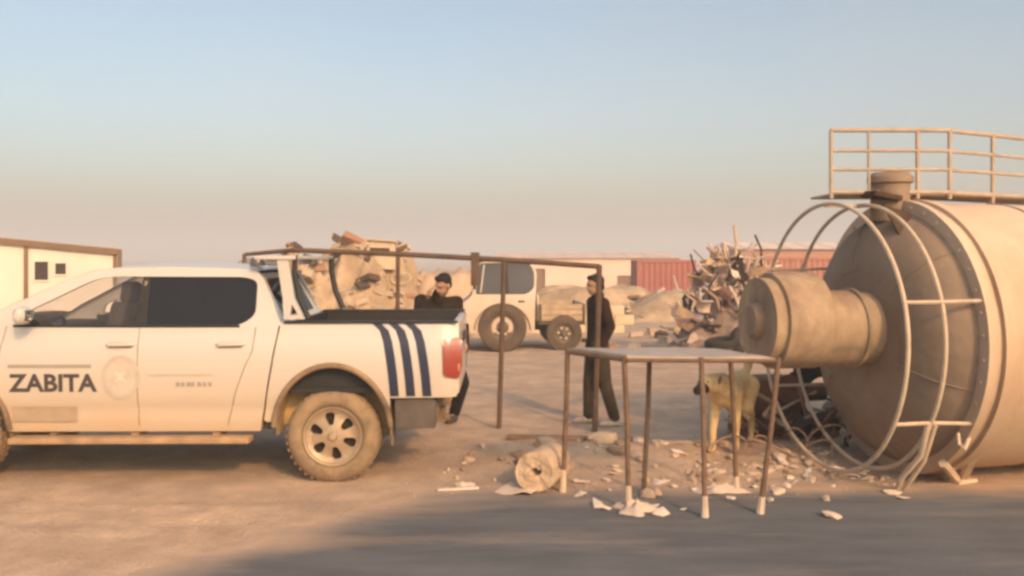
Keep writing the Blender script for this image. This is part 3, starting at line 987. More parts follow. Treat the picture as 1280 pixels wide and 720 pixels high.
    MB().tube([(0.02, -0.98, 0.50), (-0.05, -1.02, 0.42), (-0.10, -1.02, 0.46), (-0.08, -0.98, 0.54)], 0.016, 6).build('lifting_eye', rodm, S)
    # hatch stub on top with a thin dark triangular sheet below it
    hx, hy = -0.02, 0.0
    MB().lathe([(0.17, 2.28), (0.17, 2.62), (0.20, 2.63), (0.20, 2.68), (0.16, 2.72), (0.001, 2.74)], Matrix.Translation((hx, hy, 0)), 24).build('hatch_stub', conem, S)
    MB().box((hx - 0.16, hy - 0.10, 2.50), (0.28, 0.24, 0.05), Matrix.Rotation(R(10), 3, 'Y')).build('hatch_lid', darkm, S, bevel=0.01)
    mbf = panel([(-0.22, 2.44), (0.02, 2.36), (-0.02, 2.00), (-0.06, 1.96)], [], 0.1, lambda x, z: (x - 0.06, -0.30 - (2.4 - z) * 0.35, z - 0.02), (0.0, 0.02, 0))
    weld(mbf, 'dark_sheet', darkm, S)
    # walkway with handrail along the top
    inv = Matrix.Rotation(R(-11), 4, 'Z') @ Matrix.Translation((-3.47, -8.09, 0))
    L = [Vector((2.88, 8.0, 0)), Vector((3.22, 8.0, 0)), Vector((3.66, 8.0, 0)), Vector((3.96, 8.02, 0)), Vector((4.50, 8.30, 0)), Vector((5.3, 8.75, 0)), Vector((6.1, 9.2, 0)), Vector((6.9, 9.65, 0))]
    railm = mat('rail_steel', (0.42, 0.33, 0.25), 0.65, 0.1, var=0.2, scale=8)
    def lp(p, z):
        q = inv @ p
        return (q.x, q.y, z)
    drop = lambda i: 0.0
    zb = 2.54
    for z, r in ((3.10, 0.021), (2.915, 0.016), (2.745, 0.016), (zb, 0.022)):
        MB().tube([lp(p, z) for p in L[:4]], r, 8).build('hand_rail', railm, S)
        MB().tube([lp(p, z - 0.004) for p in L[3:]], r, 8).build('hand_rail', railm, S)
    for i, p in enumerate(L):
        MB().tube([lp(p, zb - 0.06), lp(p, 3.10)], 0.019 if i != 1 else 0.014, 8).build('rail_post', railm, S)
    # walkway grating under the rail, planks each on its own
    for i in range(9):
        x = -0.55 + i * 0.0
    nrm = Vector((-0.2, 0.98, 0))
    MB().grid([[lp(p + Vector((0, 0.02, 0)), zb - 0.01), lp(p + Vector((-0.1 if i > 2 else 0, 0.55, 0)), zb - 0.01)] for i, p in enumerate(L)]).build('walkway_plate', railm, S, solid=0.02)
    for p in (L[2], L[4], L[6]):
        q = inv @ p
        MB().tube([(q.x, q.y + 0.05, zb - 0.02), (q.x + 0.05, 0.05, C + RR - 0.05)], 0.03, 6).build('walkway_bracket', railm, S)
    return S


build_silo()


# ------------------------------------------------------------------ work table
def build_table():
    T = thing('metal_table', 'tall bare metal work table on six thin bent legs', 'table', (0, 0, 0))
    topm = mat('table_sheet', (0.42, 0.35, 0.29), 0.6, 0.2, var=0.15, scale=4, color2=(0.30, 0.22, 0.16), c2=(0.5, 0.7))
    legm = mat('table_rust', (0.16, 0.095, 0.06), 0.8, var=0.3, scale=12)
    sock = mat('plaster_splash', (0.50, 0.39, 0.30), 0.9, var=0.15)
    H = 1.20
    FL, FR = Vector((0.88, 6.78, 0)), Vector((2.02, 6.72, 0))
    BL, BR = Vector((0.46, 7.36, 0)), Vector((1.80, 7.32, 0))
    rows_ = []
    for j in range(7):
        t = j / 6
        rows_.append([(lambda p, i: (p.x, p.y, H + 0.012 * fbm(p.x * 2, p.y * 2, 5) - 0.018 * (i == 12) ))((FL.lerp(FR, i / 12)).lerp(BL.lerp(BR, i / 12), t), i) for i in range(13)])
    MB().grid(rows_).build('table_top', topm, T, solid=0.022)
    for a, b_ in ((FL, FR), (BL, BR), (FL, BL), (FR, BR)):
        MB().tube([(a.x, a.y, H - 0.035), (b_.x, b_.y, H - 0.035)], 0.018, 6).build('edge_rail', legm, T)
    feet = [(BL, (0.42, 7.34)), (Vector((1.14, 7.34, 0)), (1.09, 7.34)), (BR, (1.86, 7.35)), (Vector((0.86, 6.80, 0)), (0.90, 6.84)), (Vector((1.44, 6.75, 0)), (1.44, 6.62)), (FR, (1.88, 6.72))]
    for i, (a, f) in enumerate(feet):
        z0 = max(gz(*f), 0.01 if f[1] < road_edge(f[0]) else -1)
        p = [(a.x, a.y, H - 0.01), (a.x * 0.6 + f[0] * 0.4 + 0.008, a.y * 0.6 + f[1] * 0.4, H * 0.6), (f[0], f[1], z0)]
        lg = MB().tube(p, 0.021, 8).build('leg', legm, T)
        if i != 1:
            k = Vector(p[1]).lerp(Vector(p[2]), 0.74 + 0.04 * (i % 3))
            MB().tube([k, Vector(p[2])], [0.024, 0.031], 7).build('foot_plaster', sock, lg)
    return T


build_table()


# ------------------------------------------------------------------ pipe gate frame
def build_frame():
    F = thing('pipe_gate_frame', 'tall rusty pipe frame with sagging top bar behind the pickup', 'gate frame', (0, 0, 0))
    m = mat('rusty_pipe', (0.11, 0.066, 0.042), 0.75, var=0.3, scale=8)
    top = [(-3.05, 10.1, 1.985), (-2.5, 10.1, 2.035), (-1.3, 10.12, 1.99), (-0.09, 10.12, 1.925), (0.98, 9.95, 1.85)]
    MB().tube(top, [0.02, 0.028, 0.03, 0.03, 0.03], 8).build('top_bar', m, F)
    MB().tube([(0.98, 9.95, 1.87), (0.96, 9.95, 1.0), (0.925, 9.93, gz(0.925, 9.93) - 0.03)], 0.032, 8).build('post', m, F)
    MB().tube([(-0.09, 10.12, 1.93), (-0.12, 10.12, 0.9), (-0.15, 10.14, gz(-0.15, 10.14) - 0.03)], 0.028, 8).build('post', m, F)
    MB().tube([(-1.30, 10.12, 1.99), (-1.31, 10.12, 0.9), (-1.32, 10.12, gz(-1.32, 10.12) - 0.03)], 0.024, 8).build('post', m, F)
    MB().tube([(-3.05, 10.1, 1.99), (-3.05, 10.1, gz(-3.05, 10.1) - 0.03)], 0.024, 8).build('post', m, F)
    MB().box((-0.42, 10.12, 1.82), (0.10, 0.06, 0.38)).build('hinge_box', m, F, bevel=0.01)


build_frame()

# ------------------------------------------------------------------ people
def hand(wrist, direction, palm_n, r=1.0, curl=0.5, left=1):
    """palm, four fingers and a thumb as limbs, fingers bent towards the palm side"""
    w = Vector(wrist)
    d = Vector(direction).normalized()
    n = Vector(palm_n)
    n = (n - d * n.dot(d)).normalized()
    sd = d.cross(n).normalized() * left
    caps = [(w, 0.024, w + d * 0.075, 0.026), (w + sd * 0.018, 0.02, w + d * 0.07 + sd * 0.022, 0.018), (w - sd * 0.015, 0.02, w + d * 0.07 - sd * 0.024, 0.016)]
    for k, (o, L) in enumerate(((0.030, 0.068), (0.010, 0.078), (-0.010, 0.072), (-0.029, 0.055))):
        a = w + d * 0.082 + sd * o
        b_ = a + (d * math.cos(curl * 0.8) + n * math.sin(curl * 0.8)) * L * 0.5
        c = b_ + (d * math.cos(curl * 1.8) + n * math.sin(curl * 1.8)) * L * 0.5
        caps += [(a, 0.0105, b_, 0.0098), (b_, 0.0098, c, 0.0085)]
    t0 = w + d * 0.02 + sd * 0.025
    t1 = t0 + (d * 0.6 + sd * 0.7 + n * 0.3).normalized() * 0.045
    t2 = t1 + (d * 0.9 + sd * 0.1 + n * 0.4).normalized() * 0.032
    caps += [(t0, 0.014, t1, 0.0125), (t1, 0.0125, t2, 0.010)]
    return caps


def person(label, loc, rz, J, jacket_c, trouser_c, shoe_c, skin_c=(0.36, 0.21, 0.14), hair_c=(0.012, 0.009, 0.008)):
    V = {k: Vector(p) for k, p in J.items()}
    skin = mat('skin', skin_c, 0.6, var=0.06, scale=20)
    hairm = mat('dark_hair', hair_c, 0.7, var=0.3, scale=40, bump=0.4, bscale=90)
    hd = V['head']
    fwd = V.get('look', Vector((0, -1, 0))).normalized()
    q = Vector((0, -1, 0)).rotation_difference(fwd).to_matrix().to_4x4()
    at = lambda x, y, z: hd + q.to_3x3() @ Vector((x, y, z))
    caps = [(V['pelvis'], 0.13, V['belly'], 0.125, 0.75), (V['belly'], 0.125, V['chest'], 0.14, 0.75), (V['chest'], 0.14, V['neck'], 0.06, 0.8),
            (V['neck'], 0.056, at(0, 0.015, -0.06), 0.054)]
    for s in ('l', 'r'):
        caps += [(V['hip_' + s], 0.085, V['knee_' + s], 0.055), (V['knee_' + s], 0.055, V['ankle_' + s], 0.038), (V['ankle_' + s], 0.034, V['toe_' + s], 0.018),
                 (V['chest'].lerp(V['shoulder_' + s], 0.4), 0.09, V['shoulder_' + s], 0.062), (V['shoulder_' + s], 0.056, V['elbow_' + s], 0.042), (V['elbow_' + s], 0.042, V['wrist_' + s], 0.028)]
        dr = V['wrist_' + s] - V['elbow_' + s]
        if 'hand_' + s in V:
            dr = V['hand_' + s]
        caps += hand(V['wrist_' + s], dr, V.get('palm_' + s, Vector((1 if s == 'r' else -1, 0, 0))), left=1 if s == 'l' else -1)
    balls = [(at(0, 0.012, 0.02), (0.076, 0.096, 0.098), q), (at(0, -0.022, -0.045), (0.058, 0.068, 0.068), q), (at(0, -0.045, -0.085), (0.036, 0.036, 0.026), q),
             (at(0, -0.092, -0.012), (0.011, 0.016, 0.026), q), (at(0, -0.100, -0.028), (0.016, 0.016, 0.011), q), (at(0, -0.083, -0.060), (0.026, 0.012, 0.009), q),
             (at(0, -0.080, 0.026), (0.052, 0.018, 0.010), q), (at(0.078, 0.012, -0.01), (0.011, 0.021, 0.034), q), (at(-0.078, 0.012, -0.01), (0.011, 0.021, 0.034), q)]
    body = flesh('person', caps, skin, None, 0.0075, 3, balls)
    body.location = loc
    body.rotation_euler = (0, 0, rz)
    tag(body, label, 'person')
    # clothes follow the limbs
    jk = mat('jacket_%s' % label[-12:], jacket_c, 0.95, var=0.35, scale=6, bump=0.9, bscale=7, spec=0.1)
    tk = mat('trousers_%s' % label[-12:], trouser_c, 0.95, var=0.3, scale=6, bump=0.9, bscale=7, spec=0.1)
    sk = mat('shoes_%s' % label[-12:], shoe_c, 0.7, var=0.15)
    jc = [(V['pelvis'] + Vector((0, 0, -0.04)), 0.168, V['belly'], 0.158, 0.76), (V['belly'], 0.158, V['chest'], 0.172, 0.74), (V['chest'], 0.165, V['neck'] - Vector((0, 0, 0.035)), 0.085, 0.8),
          (V['neck'] - Vector((0, 0, 0.03)), 0.078, V['neck'] + Vector((0, 0, 0.025)), 0.075)]
    for s in ('l', 'r'):
        jc += [(V['chest'].lerp(V['shoulder_' + s], 0.35), 0.12, V['shoulder_' + s], 0.082), (V['shoulder_' + s], 0.078, V['elbow_' + s], 0.062),
               (V['elbow_' + s], 0.062, V['wrist_' + s].lerp(V['elbow_' + s], 0.06), 0.046)]
    flesh('jacket', jc, jk, body, 0.012, 5)
    tcap = [(V['pelvis'] + Vector((0, 0, 0.05)), 0.148, V['pelvis'] - Vector((0, 0, 0.06)), 0.155, 0.78)]
    for s in ('l', 'r'):
        tcap += [(V['hip_' + s], 0.112, V['knee_' + s], 0.080), (V['knee_' + s], 0.080, V['ankle_' + s] + Vector((0, 0, 0.02)), 0.066)]
    flesh('trousers', tcap, tk, body, 0.012, 5)
    for s in ('l', 'r'):
        a, t = V['ankle_' + s], V['toe_' + s]
        sh = [(Vector((a.x, a.y + 0.045, 0.040)), 0.040, Vector((t.x, t.y, 0.034)), 0.034), (a + Vector((0, 0.01, -0.015)), 0.045, Vector((a.x, a.y, 0.045)), 0.043),
              (Vector((a.x, a.y - 0.06, 0.048)), 0.042, Vector((t.x, t.y, 0.036)), 0.036)]
        flesh('shoe', sh, sk, body, 0.009, 4)
    hb = [(at(0, 0.030, 0.045), (0.083, 0.098, 0.090), q), (at(0, -0.035, 0.092), (0.066, 0.050, 0.032), q), (at(0, 0.085, -0.02), (0.062, 0.032, 0.06), q)]
    flesh('hair', [], hairm, body, 0.009, 3, hb)
    for s in (-1, 1):
        e = MB().lathe([(max(1e-4, 0.0085 * math.cos(t)), 0.0085 * math.sin(t)) for t in [math.pi * (i / 6 - 0.5) for i in range(7)]], Matrix.Translation(at(0.031 * s, -0.082, 0.006)), 10)
        e.build('eye', mat('eye_dark', (0.03, 0.02, 0.015), 0.3), body)
    return body


stand = dict(pelvis=(0, 0.01, 0.97), belly=(0, 0.0, 1.12), chest=(0, 0.01, 1.33), neck=(0, 0.01, 1.50), head=(0.0, -0.03, 1.645), look=(0.1, -1, -0.12),
             hip_l=(0.095, 0.0, 0.93), knee_l=(0.11, 0.06, 0.50), ankle_l=(0.13, 0.17, 0.09), toe_l=(0.15, 0.01, 0.035),
             hip_r=(-0.095, 0.0, 0.93), knee_r=(-0.10, -0.06, 0.50), ankle_r=(-0.11, -0.07, 0.09), toe_r=(-0.13, -0.23, 0.035),
             shoulder_l=(0.195, 0.01, 1.43), elbow_l=(0.22, 0.09, 1.17), wrist_l=(0.19, 0.0, 0.95), hand_l=(-0.15, -0.35, -0.9), palm_l=(-1, 0, 0),
             shoulder_r=(-0.195, 0.01, 1.43), elbow_r=(-0.23, 0.10, 1.16), wrist_r=(-0.20, -0.03, 0.93), hand_r=(0.1, -0.2, -0.9), palm_r=(1, 0, 0))
person('person in dark jacket and white shoes standing behind the metal table', (1.0, 10.42, gz(1.0, 10.42)), R(-78), stand,
       (0.034, 0.019, 0.016), (0.055, 0.04, 0.027), (0.42, 0.34, 0.28))
stoop = dict(pelvis=(0, 0.10, 0.95), belly=(0, 0.05, 1.10), chest=(0, -0.02, 1.30), neck=(0, -0.09, 1.45), head=(0.045, -0.18, 1.585), look=(-0.75, -0.8, -0.42),
             hip_l=(0.095, 0.10, 0.91), knee_l=(0.27, -0.06, 0.47), ankle_l=(0.18, 0.10, 0.09), toe_l=(0.11, -0.05, 0.035),
             hip_r=(-0.095, 0.10, 0.91), knee_r=(-0.11, 0.03, 0.49), ankle_r=(-0.12, 0.12, 0.09), toe_r=(-0.14, -0.04, 0.035),
             shoulder_l=(0.20, -0.02, 1.38), elbow_l=(0.23, -0.12, 1.14), wrist_l=(0.10, -0.30, 1.02), hand_l=(-0.6, -0.6, -0.2), palm_l=(0, 0, -1),
             shoulder_r=(-0.20, -0.04, 1.40), elbow_r=(-0.23, -0.20, 1.22), wrist_r=(-0.12, -0.24, 1.44), hand_r=(0.25, -0.1, 0.9), palm_r=(1, 0, 0))
man = person('person in dark jacket bending over behind the pickup bed', (-0.86, 10.42, gz(-0.86, 10.42)), R(4), stoop,
       (0.032, 0.023, 0.017), (0.022, 0.018, 0.015), (0.06, 0.05, 0.04))


man.scale = (1.03, 1.03, 1.03)

# ------------------------------------------------------------------ dog
def build_dog():
    fur = mat('tan_fur', (0.72, 0.51, 0.27), 1.0, var=0.2, scale=9, bump=0.8, bscale=45, spec=0.05, color2=(0.50, 0.33, 0.17), c2=(0.5, 0.64), stretch=(1, 1, 0.6))
    blk = mat('black_fur', (0.02, 0.015, 0.012), 0.85, var=0.2, scale=20)
    caps = [((0, 0.30, 0.60), 0.125, (0, 0.02, 0.585), 0.122), ((0, 0.02, 0.585), 0.122, (0, -0.24, 0.57), 0.158), ((0, -0.24, 0.57), 0.15, (0, -0.38, 0.66), 0.115),
            ((0, -0.38, 0.66), 0.112, (-0.05, -0.55, 0.69), 0.092), ((-0.05, -0.55, 0.69), 0.092, (-0.07, -0.62, 0.69), 0.085), ((-0.07, -0.64, 0.67), 0.062, (-0.10, -0.78, 0.645), 0.040),
            ((0, 0.36, 0.66), 0.04, (0.01, 0.50, 0.70), 0.042), ((0.01, 0.50, 0.70), 0.042, (0.02, 0.56, 0.80), 0.045), ((0.02, 0.56, 0.80), 0.045, (0.02, 0.47, 0.88), 0.036), ((0.02, 0.47, 0.88), 0.036, (0.02, 0.38, 0.83), 0.02)]
    for s in (-1, 1):
        dy = 0.05 * s
        caps += [((s * 0.085, -0.27, 0.56), 0.092, (s * 0.10, -0.25, 0.40), 0.058), ((s * 0.10, -0.25, 0.40), 0.058, (s * 0.10, -0.27 + dy, 0.20), 0.036),
                 ((s * 0.10, -0.27 + dy, 0.20), 0.036, (s * 0.10, -0.28 + dy, 0.06), 0.030), ((s * 0.10, -0.28 + dy, 0.035), 0.035, (s * 0.10, -0.34 + dy, 0.028), 0.030),
                 ((s * 0.08, 0.30, 0.57), 0.115, (s * 0.105, 0.20 - dy, 0.38), 0.070), ((s * 0.105, 0.20 - dy, 0.38), 0.068, (s * 0.10, 0.40 - dy, 0.23), 0.036),
                 ((s * 0.10, 0.40 - dy, 0.23), 0.036, (s * 0.10, 0.385 - dy, 0.06), 0.029), ((s * 0.10, 0.385 - dy, 0.035), 0.034, (s * 0.10, 0.32 - dy, 0.028), 0.030)]
    g = (2.20, 8.85)
    d = flesh('dog', caps, fur, None, 0.010, 5)
    d.location = (*g, gz(*g) + 0.005)
    d.rotation_euler = (0, 0, R(-30))
    tag(d, 'tan dog with black muzzle standing between table and silo', 'dog')
    flesh('muzzle_mask', [((-0.075, -0.655, 0.668), 0.063, (-0.10, -0.785, 0.645), 0.043), ((-0.10, -0.80, 0.655), 0.02, (-0.102, -0.815, 0.655), 0.016)], blk, d, 0.008, 3)
    for s in (-1, 1):
        flesh('ear', [], mat('ear_fur', (0.22, 0.13, 0.07), 0.9, var=0.2), d, 0.006, 2, [((-0.05 + s * 0.085, -0.555, 0.715), (0.020, 0.035, 0.055), Matrix.Rotation(R(s * 20), 4, 'Y'))])
        MB().lathe([(max(1e-4, 0.011 * math.cos(t)), 0.011 * math.sin(t)) for t in [math.pi * (i / 6 - 0.5) for i in range(7)]], Matrix.Translation((-0.075 + s * 0.042, -0.685, 0.715)), 10).build('eye', blk, d)


build_dog()


# ------------------------------------------------------------------ things on the ground by the table
def build_roll():
    T = thing('carpet_roll', 'dusty tan roll of matting lying end-on below the table', 'roll', (0.27, 7.50, gz(0.27, 7.50)), R(-24))
    m = mat('matting', (0.54, 0.39, 0.26), 0.95, var=0.2, scale=9, bump=0.4, bscale=40)
    spi = []
    n = 130
    for k in range(n + 1):
        a = 2 * math.pi * 3.0 * k / n * (1 + 0.0)
        r = (0.06 + 0.130 * k / n) * (1 + 0.04 * math.sin(2 * a + 0.5))
        spi.append((r * math.cos(a) * 1.04, r * math.sin(a)))
    rows_ = [[(p[0] + 0.012 * fbm(p[0] * 9, y * 6, 1), y + 0.025 * fbm(p[0] * 7, p[1] * 7, y), p[1] + 0.19 + 0.012 * fbm(p[1] * 9, y * 6, 5)) for p in spi] for y in (-0.20, -0.19, 0.0, 0.19, 0.20)]
    mb = MB().grid(rows_)
    mb.build('rolled_mat', m, T, solid=0.046, smooth=50)
    # loose end of the mat trailing on the ground
    rows_ = [[(x, y + 0.03 * math.sin(x * 9), 0.012 + 0.03 * math.exp(-((x + 0.02) / 0.08) ** 2) + 0.01 * fbm(x * 6, y * 6)) for x in [-0.30 + 0.04 * i for i in range(9)]] for y in (-0.33, -0.27, -0.2, -0.1, 0.0)]
    MB().grid(rows_).build('loose_end', mat('matting_pale', (0.60, 0.48, 0.38), 0.95, var=0.15), T, solid=0.012)


build_roll()


def cloth_heap(label, loc, rx_, ry_, h, seed, c):
    rows_ = []
    for i in range(10):
        t = i / 9
        r = []
        for k in range(29):
            a = 2 * math.pi * k / 28
            rr = t * (1 + 0.28 * math.sin(3 * a + seed) + 0.22 * math.sin(5 * a + seed * 2) * t)
            z = h * (1 - t) ** 0.8 * (1 + 0.35 * math.sin(4 * a + seed) * math.sin(t * 3.1)) + 0.045 * abs(fbm(rr * math.cos(a) * 4 + seed, rr * math.sin(a) * 4)) * (1 - t * 0.6)
            r.append((rx_ * rr * math.cos(a), ry_ * rr * math.sin(a), max(0.004, z)))
        rows_.append(r)
    o = weld(MB().grid(rows_), 'cloth_heap', mat('dirty_cloth', c, 0.95, var=0.15, scale=6, bump=0.3), None, smooth=50)
    o.location = loc
    return tag(o, label, 'cloth')


cloth_heap('crumpled whitish cloth heap wrapped round the front table foot', (0.94, 6.78, 0.012), 0.15, 0.14, 0.07, 1.0, (0.52, 0.41, 0.33))
cloth_heap('flat pale sheet of torn plastic beside the far table foot', (1.72, 7.36, gz(1.72, 7.36) + 0.006), 0.22, 0.10, 0.055, 2.3, (0.55, 0.43, 0.33))

rnd = random.Random(7)
stone_m = [mat('plaster_bit', (0.60, 0.47, 0.36), 0.95, var=0.15), mat('brown_stone', (0.30, 0.20, 0.13), 0.95, var=0.25), mat('pale_stone', (0.47, 0.35, 0.25), 0.95, var=0.2)]


def chunk_mesh(seed, flat=0.6):
    r = random.Random(seed)
    bm = bmesh.new()
    bmesh.ops.create_icosphere(bm, subdivisions=1, radius=1.0)
    for v in bm.verts:
        v.co *= 0.72 + 0.5 * r.random()
        v.co.z *= flat
    me = bpy.data.meshes.new('chunk')
    bm.to_mesh(me)
    bm.free()
    return me


chunks = []
for k in range(9):
    me = chunk_mesh(k, 0.45 + 0.25 * (k % 3))
    me.materials.append(stone_m[k % 3])
    chunks.append(me)
spots = []
for k in range(80):
    x = rnd.uniform(-0.7, 3.5)
    y = 8.0 + rnd.gauss(0.35, 0.55) - 0.25 * smooth01(1.2, 2.4, x)
    spots.append((x, y, rnd.uniform(0.018, 0.055), rnd.randrange(9)))
spots += [(2.52, 8.35, 0.075, 0), (2.75, 8.2, 0.06, 3), (2.62, 8.5, 0.06, 6), (2.30, 8.0, 0.05, 0), (1.30, 9.1, 0.09, 3), (0.9, 9.0, 0.10, 5), (0.35, 8.7, 0.11, 2), (0.1, 8.4, 0.10, 7), (1.0, 8.55, 0.08, 4),
          (2.4, 6.62, 0.055, 0), (-0.42, 7.50, 0.06, 6), (-0.36, 7.52, 0.05, 0), (2.05, 7.05, 0.05, 3), (2.2, 7.3, 0.05, 0), (1.1, 7.2, 0.06, 8)]
mats_lab = {0: ('plaster_chunk', 'whitish broken plaster chunk lying in the dirt strip', 'plaster'), 1: ('brown_stone', 'small brown stone lying in the dirt strip', 'stone'), 2: ('pale_stone', 'small tan stone lying in the dirt strip', 'stone')}
for x, y, s, k in spots:
    o = bpy.data.objects.new(mats_lab[k % 3][0], chunks[k])
    col.objects.link(o)
    o.scale = (s * rnd.uniform(0.9, 1.7), s * rnd.uniform(0.8, 1.2), s)
    o.rotation_euler = (rnd.uniform(-0.2, 0.2), rnd.uniform(-0.2, 0.2), rnd.uniform(0, 6.28))
    zz = gz(x, y) if y > road_edge(x) else 0.010
    o.location = (x, y, zz + s * 0.28)
    tag(o, mats_lab[k % 3][1], mats_lab[k % 3][2], {0: 'plaster bits in the dirt strip', 1: 'brown stones in the dirt strip', 2: 'tan stones in the dirt strip'}[k % 3])
for k in range(70):      # crumbled spoil by the cage and below the table
    x, y = rnd.uniform(1.5, 3.3), rnd.gauss(8.15, 0.32)
    s = rnd.uniform(0.014, 0.04)
    kk = rnd.randrange(9)
    o = bpy.data.objects.new(('plaster_crumb', 'brown_clod', 'tan_clod')[kk % 3], chunks[kk])
    col.objects.link(o)
    o.scale = (s * rnd.uniform(0.9, 1.9), s * rnd.uniform(0.8, 1.3), s * 0.9)
    o.rotation_euler = (rnd.uniform(-0.3, 0.3), rnd.uniform(-0.3, 0.3), rnd.uniform(0, 6.28))
    o.location = (x, y, (gz(x, y) if y > road_edge(x) else 0.010) + s * 0.15)
    tag(o, ('whitish plaster crumb in the loose spoil beside the silo cage', 'brown earth clod in the loose spoil beside the silo cage', 'tan earth clod in the loose spoil beside the silo cage')[kk % 3], ('plaster', 'clod', 'clod')[kk % 3],
        ('plaster crumbs by the silo cage', 'brown clods by the silo cage', 'tan clods by the silo cage')[kk % 3])
shard_me = []
for k in range(5):
    r = random.Random(60 + k)
    n_ = r.choice((5, 6, 7))
    ring = [(r.uniform(0.5, 1.1) * math.cos(2 * math.pi * q / n_), r.uniform(0.4, 0.9) * math.sin(2 * math.pi * q / n_), r.uniform(-0.1, 0.25)) for q in range(n_)]
    me = MB().add(ring + [(0, 0, 0.2)], [(q, (q + 1) % n_, n_) for q in range(n_)]).mesh('shard', solid=0.08, smooth=0)
    me.materials.append(mat('whitish_shard', (0.66, 0.56, 0.46), 0.9, var=0.15))
    shard_me.append(me)
for k in range(64):
    x, y = (rnd.gauss((0.95, 1.75)[k % 2], 0.16), rnd.gauss((6.85, 7.35)[k % 2], 0.08)) if k > 45 else (rnd.uniform(0.3, 3.4), rnd.gauss(7.95, 0.42)) if k < 34 else (rnd.uniform(2.4, 3.3), rnd.gauss(8.1, 0.2))
    s = rnd.uniform(0.025, 0.085)
    o = bpy.data.objects.new('plaster_shard', shard_me[k % 5])
    col.objects.link(o)
    o.scale = (s * rnd.uniform(0.9, 1.6), s, s)
    o.rotation_euler = (rnd.uniform(-0.35, 0.35), rnd.uniform(-0.35, 0.35), rnd.uniform(0, 6.28))
    o.location = (x, y, (gz(x, y) if y > road_edge(x) else 0.010) + s * 0.14)
    tag(o, 'thin whitish plaster shard strewn between the table and the silo', 'plaster', 'plaster shards between table and silo')
wire_m = mat('rusty_wire', (0.30, 0.19, 0.12), 0.8, var=0.3)
for k in range(7):
    x, y = 2.25 + 0.17 * k, 8.5 + 0.12 * math.sin(k * 2.1)
    r = random.Random(80 + k)
    pts = [(0.0, 0.0, 0.0)]
    dx, dz_ = r.uniform(-0.6, 0.6), r.uniform(0.06, 0.26)
    pts = [(dx * t + 0.08 * math.sin(5 * t + k), 0.06 * math.sin(4 * t + 2 * k), dz_ * math.sin(math.pi * min(1, t * 0.9)) + 0.01) for t in [i / 9 for i in range(10)]]
    o = MB().tube(pts, 0.010, 5).build('bent_wire', wire_m, None)
    o.location = (x, y, gz(x, y))
    tag(o, 'bent rusty wire sticking up from the spoil by the silo cage', 'wire', 'bent wires by the silo cage')
# gravel too fine to count
gv = MB()
for k in range(2600):
    if k % 3:
        x, y = rnd.uniform(-2.5, 4.5), rnd.gauss(8.5, 0.7)
    else:
        x, y = rnd.uniform(-6, 6), rnd.uniform(5.3, 16)
    if y < road_edge(x) - 0.3:
        continue
    s = rnd.uniform(0.004, 0.012)
    z = gz(x, y) if y > road_edge(x) + 0.1 else 0.010
    a = rnd.uniform(0, 6.28)
    gv.add([(x + s * math.cos(a), y + s * math.sin(a), z - 0.002), (x + s * math.cos(a + 2), y + s * math.sin(a + 2), z - 0.002), (x + s * math.cos(a + 4.2), y + s * math.sin(a + 4.2), z - 0.002), (x, y, z + s * rnd.uniform(0.6, 1.1))],
           [(0, 1, 3), (1, 2, 3), (2, 0, 3)])
tag(gv.build('gravel', mat('gravel', (0.42, 0.31, 0.22), 0.95, var=0.35, scale=30), None, smooth=0), 'fine tan gravel scattered over the dirt', kind='stuff')


# planks and strips of litter in the berm
def plank(label, a, b_, w, h, c, name='broken_plank', cat='plank', group=None):
    a, b_ = Vector(a), Vector(b_)
    d = b_ - a
    o = MB().box((0, 0, 0), (d.length, w, h)).build(name, mat('litter_%s' % label[:14], c, 0.9, var=0.2, scale=6), None, bevel=min(w, h) * 0.12)
    o.location = (a + b_) / 2
    o.rotation_euler = d.to_track_quat('X', 'Z').to_euler()
    return tag(o, label, cat, group)


def on(x, y, z=0.03):
    return (x, y, gz(x, y) + z)


plank('long brown plank half buried in the dirt below the gate', on(-0.05, 9.35), on(0.85, 9.2), 0.12, 0.03, (0.20, 0.125, 0.075))
plank('short pale plank lying across the dirt strip near the dog', on(1.55, 8.95), on(1.95, 8.85), 0.10, 0.03, (0.46, 0.33, 0.22))
plank('dark flat board tipped into the dirt beside the matting roll', on(0.05, 8.15, 0.02), on(0.45, 8.25, 0.06), 0.30, 0.03, (0.13, 0.08, 0.05))
plank('thin whitish strip lying on the asphalt by the pickup bumper', (-0.62, 7.35, 0.025), (-0.28, 7.42, 0.025), 0.05, 0.018, (0.60, 0.50, 0.42), 'plaster_strip', 'strip')


# rusty drive unit under the outlet, and a tyre added to fill the dark gap
def build_motor():
    g = (2.95, 9.75)
    T = thing('rusty_gearbox', 'rusty brown gearbox with round motor behind the silo cage', 'gearbox', (*g, gz(*g)), R(12))
    m = mat('red_rust', (0.17, 0.075, 0.045), 0.9, var=0.3, scale=7, bump=0.3)
    MB().box((0, 0, 0.14), (0.9, 0.6, 0.14)).build('skid', m, T, bevel=0.02)
    MB().box((-0.12, 0, 0.42), (0.5, 0.46, 0.44)).build('housing', m, T, bevel=0.05)
    MB().lathe([(0.001, -0.32), (0.14, -0.32), (0.16, -0.28), (0.16, 0.2), (0.001, 0.2)], Matrix.Translation((-0.05, -0.1, 0.50)) @ Matrix.Rotation(R(80), 4, 'X'), 24).build('motor', m, T)
    MB().lathe([(0.001, -0.1), (0.1, -0.1), (0.1, 0.3), (0.001, 0.3)], Matrix.Translation((0.22, 0, 0.45)) @ Matrix.Rotation(R(90), 4, 'Y'), 20).build('shaft', m, T)
    for x in (-0.4, 0.4):
        MB().box((x, 0, 0.04), (0.12, 0.7, 0.08)).build('foot', m, T, bevel=0.01)


build_motor()
TYRE = None


